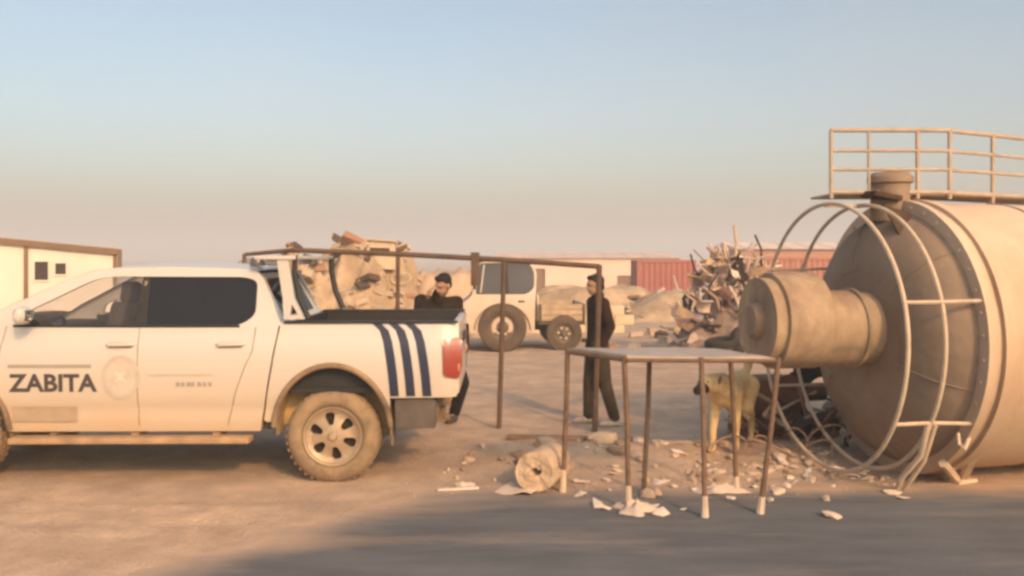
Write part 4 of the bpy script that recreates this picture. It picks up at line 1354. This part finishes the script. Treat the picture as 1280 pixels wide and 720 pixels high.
def tyre(label, loc, rot, r=0.42, w=0.22, c=(0.018, 0.015, 0.013), group=None):
    pr = [(r * 0.56, -w * 0.35), (r * 0.60, -w * 0.48), (r * 0.80, -w * 0.5), (r * 0.95, -w * 0.42), (r, -w * 0.25), (r, w * 0.25), (r * 0.95, w * 0.42), (r * 0.80, w * 0.5), (r * 0.60, w * 0.48), (r * 0.56, w * 0.35)]
    T = bpy.data.objects.new('old_tyre', MB().lathe(pr, None, 36, True).mesh('old_tyre', smooth=45))
    T.data.materials.append(mat('old_rubber_%d' % int(c[0] * 1000), c, 0.9, var=0.3, scale=12))
    col.objects.link(T)
    T.location = loc
    T.rotation_euler = rot
    tr = MB()
    for k in range(36):
        a = 2 * math.pi * k / 36
        tr.box((r * math.cos(a), r * math.sin(a), 0), (0.02, r * 0.09, w * 0.55), Matrix.Rotation(a, 3, 'Z') @ Matrix.Rotation(R(15), 3, 'X'))
    tag(tr.build('tread', T.data.materials[0], T), kind='stuff')
    return tag(T, label, 'tyre', group)


tyre('black tyre added to fill the dark gap behind the silo cone', (3.42, 9.85, gz(3.42, 9.85) + 0.40), (R(90), 0, R(14)))  # added black shape that stands in for the dark void below the drum

# ------------------------------------------------------------------ small lorry beyond the gate, side-on
def build_lorry():
    g = (-0.20, 20.4)
    T = thing('small_lorry', 'dusty white small lorry with dark cab glass and big wheel beyond the pipe frame', 'lorry', (*g, gz(*g) - 0.01), R(3))
    paint = mat('lorry_paint', (0.58, 0.47, 0.37), 0.6, var=0.08, scale=2, dust=(0.2, 1.4, 0.6, (0.46, 0.31, 0.19)))
    dk = mat('lorry_black', (0.05, 0.036, 0.03), 0.85, var=0.3)
    br = mat('lorry_dirt_plastic', (0.095, 0.065, 0.042), 0.9, var=0.3, scale=3)
    gl = mat('lorry_glass', (0.03, 0.022, 0.024), 0.15, var=0.2, scale=1.5, spec=0.5)
    W = 1.9
    # cab side outline (x towards the tail, z up); the nose points to -x
    out = roundpoly([(-1.12, 0.42, 0.05), (-1.16, 0.98, 0.12), (-0.72, 1.26, 0.15), (-0.56, 2.06, 0.10), (0.60, 2.10, 0.14), (0.78, 1.86, 0.1), (0.74, 1.14, 0.05), (0.72, 0.46, 0.04)], 0.05)
    glass_o = roundpoly([(-0.64, 1.32, 0.05), (0.54, 1.32, 0.12), (0.72, 1.46, 0.12), (0.72, 1.86, 0.1), (0.58, 2.07, 0.08), (-0.53, 2.035, 0.04)], 0.05)
    split = 0.10
    yf = lambda z: 0.12 * smooth01(1.2, 2.1, z)
    arch_c, arch_r = (-0.02, 0.46), 0.60
    for far in (False, True):
        s = -1 if far else 1
        f = lambda x, z, far=far: (x, (W - yf(z)) if far else yf(z), z)
        hole = [p for p in arc(arch_c[0], arch_c[1], arch_r, 2, 178, 18)]
        lower = [(x, z) for x, z in hole]
        weld(panel(out, [glass_o], 0.16, f, (0, 0.05 * s, 0)), 'cab_side', paint, T)
        gp = lambda x, z, f=f, s=s: (lambda p: (p[0], p[1] + 0.02 * s, p[2]))(f(x, z))
        weld(panel(glass_o, [], 0.25, gp), 'side_window', gl, T)
        MB().tube([Vector(f(split, 1.36)), Vector(f(split - 0.02, 2.02))], 0.03, 6).build('window_bar', dk, T)
        MB().tube([Vector(f(-0.52, 1.36)), Vector(f(-0.44, 2.0))], 0.02, 6).build('window_bar', paint, T)
        # mudguard and wheel
        yo = -0.03 if not far else W + 0.03
        mg = [[(x, yo + dy * s, z) for dy in (0, 0.02, 0.30)] for x, z in arc(arch_c[0], arch_c[1], 0.66, 4, 176, 16)]
        MB().grid(mg).build('mudguard', br, T, solid=0.02)
        for wx, r in ((-0.02, 0.56), (1.40, 0.42)):
            Mx = Matrix.Translation((wx, yo - 0.04 * s, r)) @ Matrix.Rotation(R(-90 * s), 4, 'X')
            w = MB().lathe([(r * 0.52, 0.03), (r * 0.56, 0.0), (r * 0.80, -0.02), (r * 0.96, 0.0), (r, 0.05), (r, 0.22), (r * 0.95, 0.27), (r * 0.5, 0.27)], Mx, 36).build('wheel', br, T, smooth=45)
            MB().lathe([(0.001, 0.0), (r * 0.14, 0.0), (r * 0.2, 0.06), (r * 0.40, 0.09), (r * 0.50, 0.04), (r * 0.54, 0.03)], Mx, 28).build('rim', mat('lorry_rim', (0.14, 0.10, 0.065), 0.8, var=0.25), w)
            for k in range(6):
                a = 2 * math.pi * k / 6 + 0.1
                MB().lathe([(0.001, -0.01), (0.028, -0.008), (0.03, 0.03)], Mx @ Matrix.Translation((r * 0.30 * math.cos(a), r * 0.30 * math.sin(a), 0.06)), 8).build('wheel_nut', mat('lorry_nut', (0.6, 0.5, 0.4), 0.4, 0.5), w)
        MB().box((-1.10, (0.22 if not far else W - 0.22), 0.72), (0.12, 0.28, 0.20)).build('headlight', mat('lorry_lamp', (0.62, 0.52, 0.42), 0.15), T, bevel=0.03)
        mi = MB().box((-0.66, yo - 0.16 * s, 1.62), (0.07, 0.16, 0.36)).build('side_mirror', dk, T, bevel=0.02)
        MB().tube([(-0.62, yf(1.7) if not far else W - yf(1.7), 1.75), (-0.66, yo - 0.14 * s, 1.72)], 0.015, 6).build('mirror_arm', dk, mi)
        h = MB().box((0.42, (yf(1.1) - 0.012) if not far else W - yf(1.1) + 0.012, 1.16), (0.14, 0.03, 0.03)).build('door_handle', dk, T)
    # skins across the cab
    sk = [p for p in out if p[1] > 0.5]
    for nm, m_, pts in (('nose', paint, [(-1.12, 0.42), (-1.155, 0.75), (-1.15, 0.96), (-1.06, 1.05), (-0.72, 1.25)]), ('windscreen', gl, [(-0.715, 1.27), (-0.64, 1.65), (-0.57, 2.02)]),
                        ('roof', dk, [(-0.57, 2.03), (-0.50, 2.065), (0.0, 2.09), (0.52, 2.09), (0.64, 2.04)]), ('cab_back', paint, [(0.66, 2.02), (0.77, 1.86), (0.745, 1.2), (0.725, 0.47)])):
        MB().grid([[(x, yf(z) + 0.01 + (W - 2 * yf(z) - 0.02) * k / 6, z + 0.02 * math.sin(math.pi * k / 6)) for k in range(7)] for x, z in pts]).build(nm, m_, T, smooth=40)
    MB().box((-1.18, W / 2, 0.50), (0.14, W - 0.05, 0.22)).build('bumper', br, T, bevel=0.03)
    # load bed with dropside boards
    MB().box((1.35, W / 2, 0.66), (1.10, W + 0.04, 0.08)).build('bed_floor', br, T)
    for y in (-0.01, W + 0.01):
        for k in range(3):
            MB().box((1.35, y, 0.77 + 0.13 * k), (1.08, 0.035, 0.118)).build('side_board', mat('lorry_boards', (0.40, 0.29, 0.19), 0.9, var=0.2), T, bevel=0.006)
        for x in (0.85, 1.86):
            MB().box((x, y, 0.88), (0.06, 0.06, 0.42)).build('stake', br, T)
    MB().box((1.89, W / 2, 0.90), (0.04, W - 0.1, 0.40)).build('tail_board', paint, T)
    MB().box((0.80, W / 2, 1.00), (0.04, W - 0.1, 0.60)).build('head_board', paint, T)
    for y in (0.55, W - 0.55):
        MB().box((0.5, y, 0.54), (2.6, 0.12, 0.16)).build('chassis_rail', dk, T)
    for wx, zz in ((-0.02, 0.56), (1.40, 0.42)):
        MB().tube([(wx, 0.1, zz), (wx, W - 0.1, zz)], 0.06, 8).build('axle', dk, T)


build_lorry()


# ------------------------------------------------------------------ prefab cabin
def build_cabin():
    zg = gz(-11, 22)
    T = thing('prefab_cabin', 'cream prefab site cabin with brown eaves and two small windows', 'cabin', (-10.3, 23.0, zg), R(25))
    wall = mat('cabin_panel', (0.64, 0.57, 0.49), 0.7, var=0.07, scale=1.0, stretch=(1, 1, 0.3))
    trim = mat('cabin_brown_trim', (0.17, 0.105, 0.06), 0.7, var=0.15)
    roofm = mat('cabin_roof', (0.50, 0.40, 0.33), 0.7, var=0.1)
    gl = mat('cabin_glass', (0.045, 0.028, 0.024), 0.2, var=0.2)
    L, D, H0, H1 = 6.0, 2.4, 2.30, 2.90     # lower eave at the corner, higher to the side
    zt = lambda x: H0 + (H1 - H0) * (-x / L)
    wins = [[(-1.86, 1.60), (-1.52, 1.60), (-1.52, 2.10), (-1.86, 2.10)], [(-1.40, 1.74), (-1.12, 1.74), (-1.12, 2.06), (-1.40, 2.06)]]
    # wall panels between the posts
    segs = [(-L, -4.05), (-4.05, -2.03), (-2.03, 0)]
    for a, b_ in segs:
        hs = [w for w in wins if a < w[0][0] < b_]
        weld(panel([(a + 0.03, 0.1), (b_ - 0.03, 0.1), (b_ - 0.03, zt(b_)), (a + 0.03, zt(a))], hs, 0.4, lambda x, z: (x, 0, z), (0, 0.06, 0)), 'wall_panel', wall, T)
    for x in (-L, -4.05, -2.03, 0.0):
        MB().box((x, 0.0, zt(x) / 2), (0.10, 0.10, zt(x))).build('post', trim, T, bevel=0.01)
    for w in wins:
        cx, cz = (w[0][0] + w[1][0]) / 2, (w[0][1] + w[2][1]) / 2
        fw, fh = w[1][0] - w[0][0], w[2][1] - w[0][1]
        f = MB()
        for sx in (-1, 1):
            f.box((cx + sx * fw / 2, -0.015, cz), (0.04, 0.05, fh + 0.04))
        for sz in (-1, 1):
            f.box((cx, -0.015, cz + sz * fh / 2), (fw - 0.04, 0.05, 0.04))
        wo = f.build('window_frame', wall, T)
        MB().box((cx, 0.035, cz), (fw, 0.01, fh)).build('pane', gl, wo)
    MB().box((0.0, D / 2, H0 / 2), (0.06, D - 0.12, H0)).build('end_wall', wall, T)
    MB().box((-L / 2, D, (H0) / 2), (L, 0.06, H0)).build('back_wall', wall, T)
    MB().box((-L, D / 2, H0 / 2), (0.06, D - 0.12, H0)).build('end_wall', wall, T)
    MB().box((-L / 2, D / 2, 0.05), (L - 0.1, D - 0.1, 0.1)).build('floor_frame', trim, T)
    ang = math.atan2(H1 - H0, L)
    rot = Matrix.Rotation(ang, 3, 'Y')
    MB().box((-L / 2, -0.09, (H0 + H1) / 2 + 0.04), (L + 0.26, 0.05, 0.15), rot).build('eave_fascia', trim, T)
    MB().box((-L / 2, D / 2, (H0 + H1) / 2 + 0.10), (L + 0.24, D + 0.16, 0.05), rot).build('roof', roofm, T)
    MB().tube([(0.11, -0.1, H0 + 0.1), (0.11, -0.1, H0 - 0.4)], 0.05, 6).build('down_pipe', trim, T)


build_cabin()


# ------------------------------------------------------------------ rubble mound with junk on top
def heap(name, cx, cy, rx_, ry_, h, m, seed=0, flat=0.5, n=34, rough=0.22):
    rows_ = []
    for i in range(n + 1):
        r = []
        for k in range(n + 1):
            u, v = -1.25 + 2.5 * k / n, -1.25 + 2.5 * i / n
            d = math.hypot(u, v) * (1 + 0.22 * fbm(u * 1.3 + seed, v * 1.3))
            z = h * (1 - smooth01(flat, 1.15, d)) * (1 + rough * fbm(u * 3 + seed, v * 3, 2.0)) + 0.07 * fbm(u * 8, v * 8, seed, 6) * min(1.5, h) - 0.10 * smooth01(0.9, 1.2, d)
            x, y = cx + u * rx_, cy + v * ry_
            r.append((x, y, gz(x, y) + z))
        rows_.append(r)
    return MB().grid(rows_).build(name, m, None, smooth=60), rows_


def heap_z(rows_, x, y):
    best, bz = 1e9, 0
    for r in rows_:
        for p in r:
            d = (p[0] - x) ** 2 + (p[1] - y) ** 2
            if d < best:
                best, bz = d, p[2]
    return bz


rub_m = mat('rubble_earth', (0.44, 0.315, 0.20), 0.95, var=0.3, scale=1.6, bump=0.7, bscale=6, color2=(0.33, 0.225, 0.135), c2=(0.42, 0.62))
conc = mat('broken_concrete', (0.46, 0.355, 0.25), 0.95, var=0.2, scale=3)
wood_d = mat('dark_timber', (0.10, 0.06, 0.035), 0.9, var=0.3)
rnd = random.Random(21)
mound, mrows = heap('rubble_mound', -4.75, 26.5, 2.75, 3.0, 2.0, rub_m, 1.7, 0.55, 90, 0.55)
tag(mound, 'tall brown mound of demolition rubble with junk on top', 'rubble mound')
slab_me = []
for k in range(6):
    r = random.Random(100 + k)
    me = MB().add([(r.uniform(0.8, 1.1) * a, r.uniform(0.75, 1.1) * b_, r.uniform(0.85, 1.1) * c) for a in (-1, 1) for b_ in (-1, 1) for c in (-1, 1)],
                  [(0, 1, 3, 2), (4, 6, 7, 5), (0, 4, 5, 1), (2, 3, 7, 6), (0, 2, 6, 4), (1, 5, 7, 3)]).mesh('slab', smooth=0)
    me.materials.append([conc, wood_d, conc, rub_m, conc, mat('broken_brick', (0.32, 0.17, 0.10), 0.95, var=0.2)][k])
    slab_me.append(me)


def litter_on(parent, rows_, cx, cy, rx_, ry_, n, smin, smax, name='slab'):
    for k in range(n):
        x, y = cx + rnd.uniform(-1, 1) * rx_, cy + rnd.uniform(-1, 0.5) * ry_
        o = bpy.data.objects.new(name, slab_me[rnd.randrange(6)])
        col.objects.link(o)
        s = rnd.uniform(smin, smax)
        o.scale = (s * rnd.uniform(0.7, 2.2), s * rnd.uniform(0.5, 1.2), s * rnd.uniform(0.2, 0.6))
        o.rotation_euler = (rnd.uniform(-0.6, 0.6), rnd.uniform(-0.6, 0.6), rnd.uniform(0, 6.28))
        o.location = (x, y, heap_z(rows_, x, y) + 0.02)
        o.parent = parent


litter_on(mound, mrows, -4.75, 26.0, 2.6, 2.7, 290, 0.04, 0.20)


def piece(name, mb, m, loc, rot, label, cat, group=None, **k):
    o = mb.build(name, m, None, **k)
    o.location = loc
    o.rotation_euler = rot
    return tag(o, label, cat, group)


def top(x, y, dz=0.0):
    return (x, y, heap_z(mrows, x, y) + dz)


tan_sheet = mat('tan_sheet_metal', (0.52, 0.40, 0.28), 0.7, var=0.15, scale=3)
# an old cab-like metal booth with a long dark opening
bt = thing('metal_booth', 'tan sheet metal booth with long dark slot on top of rubble mound', 'booth', top(-3.95, 25.4, -0.25), R(4))
weld(panel([(-0.62, 0), (0.62, 0), (0.60, 0.78), (-0.50, 0.86)], [[(-0.38, 0.42), (0.46, 0.42), (0.46, 0.60), (-0.38, 0.62)]], 0.2, lambda x, z: (x, -0.35, z), (0, 0.05, 0)), 'front_sheet', tan_sheet, bt)
MB().box((0.0, 0.02, 0.35), (1.12, 0.6, 0.62)).build('dark_lining', wood_d, bt)
MB().box((0.03, -0.02, 0.84), (1.32, 0.86, 0.04), Matrix.Rotation(R(3.5), 3, 'Y')).build('roof_sheet', tan_sheet, bt)
for s in (-1, 1):
    MB().box((s * 0.60, 0.02, 0.39), (0.04, 0.62, 0.74)).build('side_sheet', tan_sheet, bt)
bar = mat('junk_iron', (0.10, 0.065, 0.04), 0.85, var=0.3)
jf = thing('bent_iron_frame', 'dark bent iron frame standing on the rubble mound top', 'scrap frame', top(-5.0, 25.6, -0.1), 0)
for pts in ([(-0.45, 0, 0), (-0.40, 0, 0.62), (0.05, 0, 0.72), (0.28, 0, 0.66), (0.30, 0, 0)], [(-0.1, 0.3, 0), (-0.05, 0.25, 0.60), (0.25, 0.1, 0.68)], [(-0.40, 0, 0.50), (0.30, 0, 0.40)]):
    MB().tube(pts, 0.05, 6).build('bar', bar, jf)
MB().box((-0.15, 0, 0.72), (0.50, 0.30, 0.10), Matrix.Rotation(R(-16), 3, 'Y')).build('top_sheet', bar, jf)
MB().box((0.12, 0.05, 0.35), (0.14, 0.2, 0.5)).build('upright_sheet', tan_sheet, jf)
piece('wire_hoop', MB().tube([(0.28 * math.cos(a), 0.03 * math.sin(3 * a), 0.16 * math.sin(a)) for a in [2 * math.pi * k / 24 for k in range(24)]], 0.03, 6, True), tan_sheet, top(-3.15, 25.2, 0.42), (0, R(-8), 0),
      'pale wire hoop propped at the end of the rubble mound', 'hoop')
hp = piece('hoop_stake', MB().tube([(0, 0, -0.3), (0.02, 0, 0.42)], 0.025, 6), bar, top(-3.25, 25.25, 0.0), (0, 0, 0), 'thin iron stake carrying the wire hoop on the mound', 'stake')
for i, (x, y, dz, L, a, b_) in enumerate(((-5.9, 25.4, 0.12, 1.3, 0.30, 0.2), (-5.5, 25.2, 0.25, 0.9, -0.25, 0.6), (-4.55, 25.0, 0.30, 1.1, 0.10, -0.2), (-6.4, 25.0, 0.1, 1.0, 0.5, 0.1), (-5.75, 24.6, -0.1, 0.7, 1.2, 0.0), (-5.55, 24.4, -0.35, 0.6, 1.35, 0.2))):
    piece('timber', MB().box((0, 0, 0), (L, 0.12, 0.07)), wood_d if i % 2 else tan_sheet, top(x, y, dz), (0, -a, b_), 'loose timber sticking out of the rubble mound', 'timber', 'timbers on the rubble mound', bevel=0.01)

# sand banks and the low wall beyond the gate
sand_m = mat('bank_sand', (0.46, 0.33, 0.22), 0.95, var=0.15, scale=1.2, bump=0.4, bscale=5)
bk, brows = heap('sand_bank', -1.75, 27.5, 2.0, 2.5, 1.75, sand_m, 5.1, 0.45)
tag(bk, 'smooth tan sand bank between rubble mound and small lorry', 'sand bank')
bk2, b2rows = heap('earth_bank', 7.3, 36.0, 3.6, 2.5, 1.05, rub_m, 8.3, 0.35)
tag(bk2, 'low brown earth bank in front of the red container', 'earth bank')
bk3, b3rows = heap('spoil_heap', 3.6, 40.0, 3.4, 2.2, 1.15, rub_m, 3.3, 0.55)
tag(bk3, 'long low spoil heap behind the standing person', 'spoil heap')
litter_on(bk2, b2rows, 7.3, 35.6, 2.8, 2.0, 30, 0.08, 0.22)
wl = thing('block_wall', 'low cream block wall standing behind the small lorry', 'wall', (1.2, 27.2, gz(1.5, 27.2) - 0.05), R(2))
cream = mat('cream_block', (0.60, 0.46, 0.31), 0.9, var=0.08, scale=2)
blk_me = MB().box((0, 0, 0), (0.585, 0.19, 0.285)).mesh('block', bevel=0.012)
blk_me.materials.append(cream)
for r in range(3):
    for k in range(5):
        o = bpy.data.objects.new('block', blk_me)
        col.objects.link(o)
        o.parent = wl
        o.location = (-0.45 + 0.6 * k + 0.3 * (r % 2), rnd.uniform(-0.008, 0.008), 0.15 + 0.295 * r)
        o.rotation_euler = (0, 0, rnd.uniform(-0.01, 0.01))


# ------------------------------------------------------------------ containers and sheds far behind
def container(label, loc, rz, L, H, c, c2, nm):
    T = thing('shipping_container', label, 'container', loc, rz)
    m = mat(nm, c, 0.65, var=0.12, scale=1.2, color2=c2, c2=(0.5, 0.75))
    W = 2.4
    def corr(n, ln, fn):
        pts = []
        for k in range(n):
            for q, d in ((0.0, 0.0), (0.30, 0.0), (0.45, 0.05), (0.85, 0.05)):
                pts.append(((k + q) / n * ln, d))
        pts.append((ln, 0.0))
        return MB().grid([[fn(a, d, z) for a, d in pts] for z in (0.16, H - 0.12)])
    n = int(L / 0.28)
    corr(n, L - 0.2, lambda a, d, z: (0.1 + a, 0.03 + d, z)).build('front_wall', m, T, smooth=0)
    corr(n, L - 0.2, lambda a, d, z: (0.1 + a, W - 0.03 - d, z)).build('back_wall', m, T, smooth=0)
    corr(8, W - 0.2, lambda a, d, z: (0.03 + d, 0.1 + a, z)).build('end_wall', m, T, smooth=0)
    corr(8, W - 0.2, lambda a, d, z: (L - 0.03 - d, 0.1 + a, z)).build('end_wall', m, T, smooth=0)
    MB().box((L / 2, W / 2, H - 0.06), (L - 0.04, W - 0.04, 0.04)).build('roof', m, T)
    for x in (0.06, L - 0.06):
        for y in (0.06, W - 0.06):
            MB().box((x, y, H / 2), (0.12, 0.12, H)).build('corner_post', m, T)
    for y in (0.05, W - 0.05):
        for z in (0.08, H - 0.06):
            MB().box((L / 2, y, z), (L - 0.24, 0.10, 0.14)).build('side_rail', m, T)


container('short red shipping container standing beyond the earth bank', (6.35, 45, gz(6.35, 45) - 0.02), 0, 3.0, 2.52, (0.33, 0.11, 0.085), (0.30, 0.15, 0.11), 'container_red')
container('faded salmon container standing behind the silo outlet', (13.1, 46.5, gz(13, 46.5)), R(-4), 6.1, 2.66, (0.38, 0.16, 0.105), (0.27, 0.14, 0.09), 'container_salmon')


def shed(label, x0, x1, y, top_z, depth, c, roofc, doors=()):
    zg = gz((x0 + x1) / 2, y) - 0.05
    T = thing('warehouse', label, 'warehouse', (x0, y, zg), 0)
    L, H = x1 - x0, top_z - zg
    wm = mat('shed_wall_%d' % int(x0), c, 0.85, var=0.08, scale=0.5)
    rm = mat('shed_roof_%d' % int(x0), roofc, 0.8, var=0.1, scale=0.5)
    dm = mat('shed_door', (0.20, 0.115, 0.07), 0.8, var=0.2)
    hs = [[(a, 0.0 + 0.06), (b_, 0.06), (b_, h), (a, h)] for a, b_, h in doors]
    weld(panel([(0, 0), (L, 0), (L, H * 0.86), (0, H * 0.86)], hs, 1.0, lambda x, z: (x, 0, z), (0, 0.2, 0)), 'front_wall', wm, T)
    for a, b_, h in doors:
        MB().box(((a + b_) / 2, 0.15, (h + 0.06) / 2), (b_ - a - 0.01, 0.04, h - 0.07)).build('door', dm, T)
    MB().box((0, depth / 2, H * 0.43), (0.2, depth - 0.02, H * 0.86)).build('end_wall', wm, T)
    MB().box((L, depth / 2, H * 0.43), (0.2, depth - 0.02, H * 0.86)).build('end_wall', wm, T)
    MB().box((L / 2, depth, H * 0.43), (L - 0.2, 0.2, H * 0.86)).build('back_wall', wm, T)
    rf = MB().add([(-0.2, -0.25, H * 0.86), (L + 0.2, -0.25, H * 0.86), (L + 0.2, depth / 2, H), (-0.2, depth / 2, H), (L + 0.2, depth + 0.25, H * 0.86), (-0.2, depth + 0.25, H * 0.86)],
                  [(0, 1, 2, 3), (3, 2, 4, 5), (0, 3, 5), (1, 4, 2), (0, 5, 4, 1)]).build('roof', rm, T, smooth=0)
    for k in range(int(L / 1.5)):
        MB().box((0.4 + 1.5 * k, depth / 4 - 0.1, H * 0.93 + 0.03), (0.05, depth / 2 + 0.1, 0.03), Matrix.Rotation(math.atan2(H * 0.14, depth / 2 + 0.25), 3, 'X')).build('roof_rib', rm, T)


shed('long pale pink warehouse beyond the spoil heap', -1.0, 12.0, 64, 2.35, 9, (0.68, 0.50, 0.40), (0.62, 0.47, 0.38), ((1.2, 3.4, 1.9), (8.6, 9.6, 1.4), (10.2, 11.2, 1.4)))
shed('taller white roofed warehouse behind the salmon container', 15.5, 27.0, 60, 3.05, 9, (0.40, 0.21, 0.14), (0.72, 0.58, 0.48), ((5.0, 7.2, 2.4),))
shed('small tan store hut with flat door behind the pickup roof', -21.5, -17.5, 70, 1.95, 5, (0.40, 0.30, 0.25), (0.30, 0.22, 0.19), ((1.0, 1.9, 1.8),))


# ------------------------------------------------------------------ scrap heap with tangled sheets, pipes and tyres
def build_scrap():
    cx, cy = 4.95, 20.0
    base, srows = heap('scrap_heap', cx, cy, 1.5, 1.2, 1.25, mat('scrap_soil', (0.30, 0.215, 0.165), 0.95, var=0.35, scale=3, bump=0.6), 4.4, 0.25, 26, 0.35)
    tag(base, 'tangled scrap heap of pale sheets and dark pipes', 'scrap heap')
    pm = [mat('scrap_pale', (0.62, 0.48, 0.40), 0.6, 0.1, var=0.2), mat('scrap_dark', (0.055, 0.035, 0.025), 0.8, var=0.3), mat('scrap_brown', (0.34, 0.19, 0.13), 0.85, var=0.3), mat('scrap_tan', (0.46, 0.32, 0.20), 0.8, var=0.25)]
    r = random.Random(5)
    for k in range(250):
        a, d = r.uniform(0, 6.28), r.random() ** 0.7
        x, y = cx + 1.35 * d * math.cos(a), cy + 0.8 * d * math.sin(a) - 0.2
        z = heap_z(srows, x, y) + r.random() * 0.95 * (1 - 0.45 * d)
        t = (0, 1, 1, 2, 1, 3)[k % 6]
        mb = MB()
        if t == 0:      # curled sheet
            L, w, cu = r.uniform(0.25, 0.55), r.uniform(0.08, 0.18), r.uniform(0.6, 2.2)
            mb.grid([[(L / cu * math.sin(cu * s), wv, L / cu * (1 - math.cos(cu * s))) for wv in (-w, w * r.uniform(0.6, 1))] for s in [i / 7 for i in range(8)]])
            kw = dict(solid=0.012, smooth=40)
        elif t == 1:    # bent pipe
            L = r.uniform(0.35, 0.8)
            mb.tube([(0, 0, 0), (L * 0.5, r.uniform(-0.1, 0.1), r.uniform(-0.12, 0.12)), (L, r.uniform(-0.2, 0.2), r.uniform(-0.2, 0.2))], r.uniform(0.014, 0.034), 6)
            kw = dict(smooth=40)
        elif t == 2:    # angle iron
            L = r.uniform(0.35, 0.8)
            mb.box((0, 0, 0), (L, 0.07, 0.012)).box((0, 0.03, 0.04), (L, 0.012, 0.07))
            kw = dict(smooth=0)
        else:           # torn plate
            s = r.uniform(0.14, 0.30)
            mb.add([(s * r.uniform(0.6, 1.1) * math.cos(q), s * r.uniform(0.5, 1.0) * math.sin(q), r.uniform(-0.06, 0.06)) for q in [0, 1.2, 2.4, 3.7, 5.0]] + [(0, 0, 0.04)], [(0, 1, 5), (1, 2, 5), (2, 3, 5), (3, 4, 5), (4, 0, 5)])
            kw = dict(solid=0.01, smooth=0)
        o = mb.build(('curled_sheet', 'bent_pipe', 'angle_iron', 'torn_plate')[t], pm[r.choice((0, 0, 0, 0, 1, 2, 3, 3))], base, **kw)
        o.location = (x, y, z)
        o.rotation_euler = (r.uniform(-1.4, 1.4), r.uniform(-1.5, 0.3), r.uniform(0, 6.28))
    for i, (x, y, z, rt) in enumerate(((4.95, 18.75, 0.32, (R(70), R(10), R(20))), (4.45, 18.6, 0.12, (R(8), R(4), 0)), (4.42, 18.63, 0.31, (R(6), R(-5), 0)), (5.45, 18.9, 0.35, (R(80), 0, R(-25))))):
        tyre(('worn tyre leaning against the scrap heap', 'worn tyre lying flat under another by the scrap heap', 'worn tyre lying on top of another by the scrap heap', 'worn tyre leaning against the scrap heap')[i],
             (x, y, gz(x, y) + z), rt, 0.36, 0.20, (0.035, 0.028, 0.022), 'tyres by the scrap heap')


build_scrap()


def build_tangle():
    g = (2.75, 9.25)
    T = thing('scrap_tangle', 'low tangle of bent dark iron and pipe offcuts under the silo outlet', 'scrap', (*g, gz(*g)), 0)
    r = random.Random(14)
    ms = [mat('tangle_dark', (0.05, 0.03, 0.022), 0.85, var=0.3), mat('tangle_rust', (0.22, 0.12, 0.075), 0.9, var=0.3), mat('tangle_tan', (0.42, 0.30, 0.20), 0.8, var=0.25)]
    for k in range(46):
        x, y, z = r.uniform(-0.45, 0.75), r.uniform(-0.3, 0.3), 0.04 + r.random() ** 1.5 * 0.5
        L = r.uniform(0.2, 0.55)
        mb = MB()
        if k % 3:
            mb.tube([(-L / 2, 0, 0), (0, r.uniform(-0.08, 0.08), r.uniform(-0.08, 0.08)), (L / 2, r.uniform(-0.1, 0.1), r.uniform(-0.1, 0.1))], r.uniform(0.012, 0.028), 6)
            o = mb.build('pipe_offcut', ms[r.randrange(3)], T)
        else:
            s_ = L * 0.35
            mb.add([(s_ * r.uniform(0.6, 1.1) * math.cos(q), s_ * r.uniform(0.5, 1.0) * math.sin(q), r.uniform(-0.05, 0.05)) for q in [0, 1.2, 2.4, 3.7, 5.0]] + [(0, 0, 0.03)], [(0, 1, 5), (1, 2, 5), (2, 3, 5), (3, 4, 5), (4, 0, 5)])
            o = mb.build('torn_plate', ms[r.randrange(3)], T, solid=0.01, smooth=0)
        o.location = (x, y, z)
        o.rotation_euler = (r.uniform(-0.8, 0.8), r.uniform(-0.9, 0.9), r.uniform(0, 6.28))


build_tangle()
rnd = random.Random(33)
# stray lumps on the lot between the heap and the gate
for k in range(26):
    x, y = rnd.uniform(1.6, 5.0), rnd.uniform(19, 29)
    o = bpy.data.objects.new('rubble_block', slab_me[rnd.randrange(6)])
    col.objects.link(o)
    s = rnd.uniform(0.07, 0.17)
    o.scale = (s * 1.6, s, s * 0.6)
    o.rotation_euler = (rnd.uniform(-0.2, 0.2), rnd.uniform(-0.2, 0.2), rnd.uniform(0, 6.28))
    o.location = (x, y, gz(x, y) + s * 0.45)
    tag(o, 'stray lump of rubble lying on the open lot by the scrap heap', 'rubble', 'stray rubble lumps on the lot')

# ------------------------------------------------------------------ far hills
rows_ = []
for i in range(6):
    y = 900 + 220 * i
    rows_.append([(x, y, -14 + (22 + 9 * fbm(x * 0.003, 1.0) + 4 * fbm(x * 0.012, 4.0)) * math.sin(math.pi * min(1, i / 5.0) * 0.55) ) for x in range(-1800, 1801, 30)])
hl = MB().grid(rows_).build('hills', mat('far_hills', (0.30, 0.22, 0.18), 0.95, var=0.15, scale=0.01), None, smooth=180)
tag(hl, 'low hazy hills along the horizon', kind='structure')

# dusty evening air
hz = MB().box((0, 900, 10.5), (5600, 2200, 26)).build('haze', None, None, smooth=0)
hm = bpy.data.materials.new('dusty_air')
hm.use_nodes = True
hm.node_tree.nodes.clear()
ho = hm.node_tree.nodes.new('ShaderNodeOutputMaterial')
hv = hm.node_tree.nodes.new('ShaderNodeVolumePrincipled')
hv.inputs['Color'].default_value = (0.745, 0.78, 0.82, 1)
hv.inputs['Density'].default_value = 0.0035
hv.inputs['Anisotropy'].default_value = 0.0
hm.node_tree.links.new(hv.outputs[0], ho.inputs['Volume'])
hz.data.materials.append(hm)
tag(hz, 'thin dusty evening haze over the yard', kind='stuff')
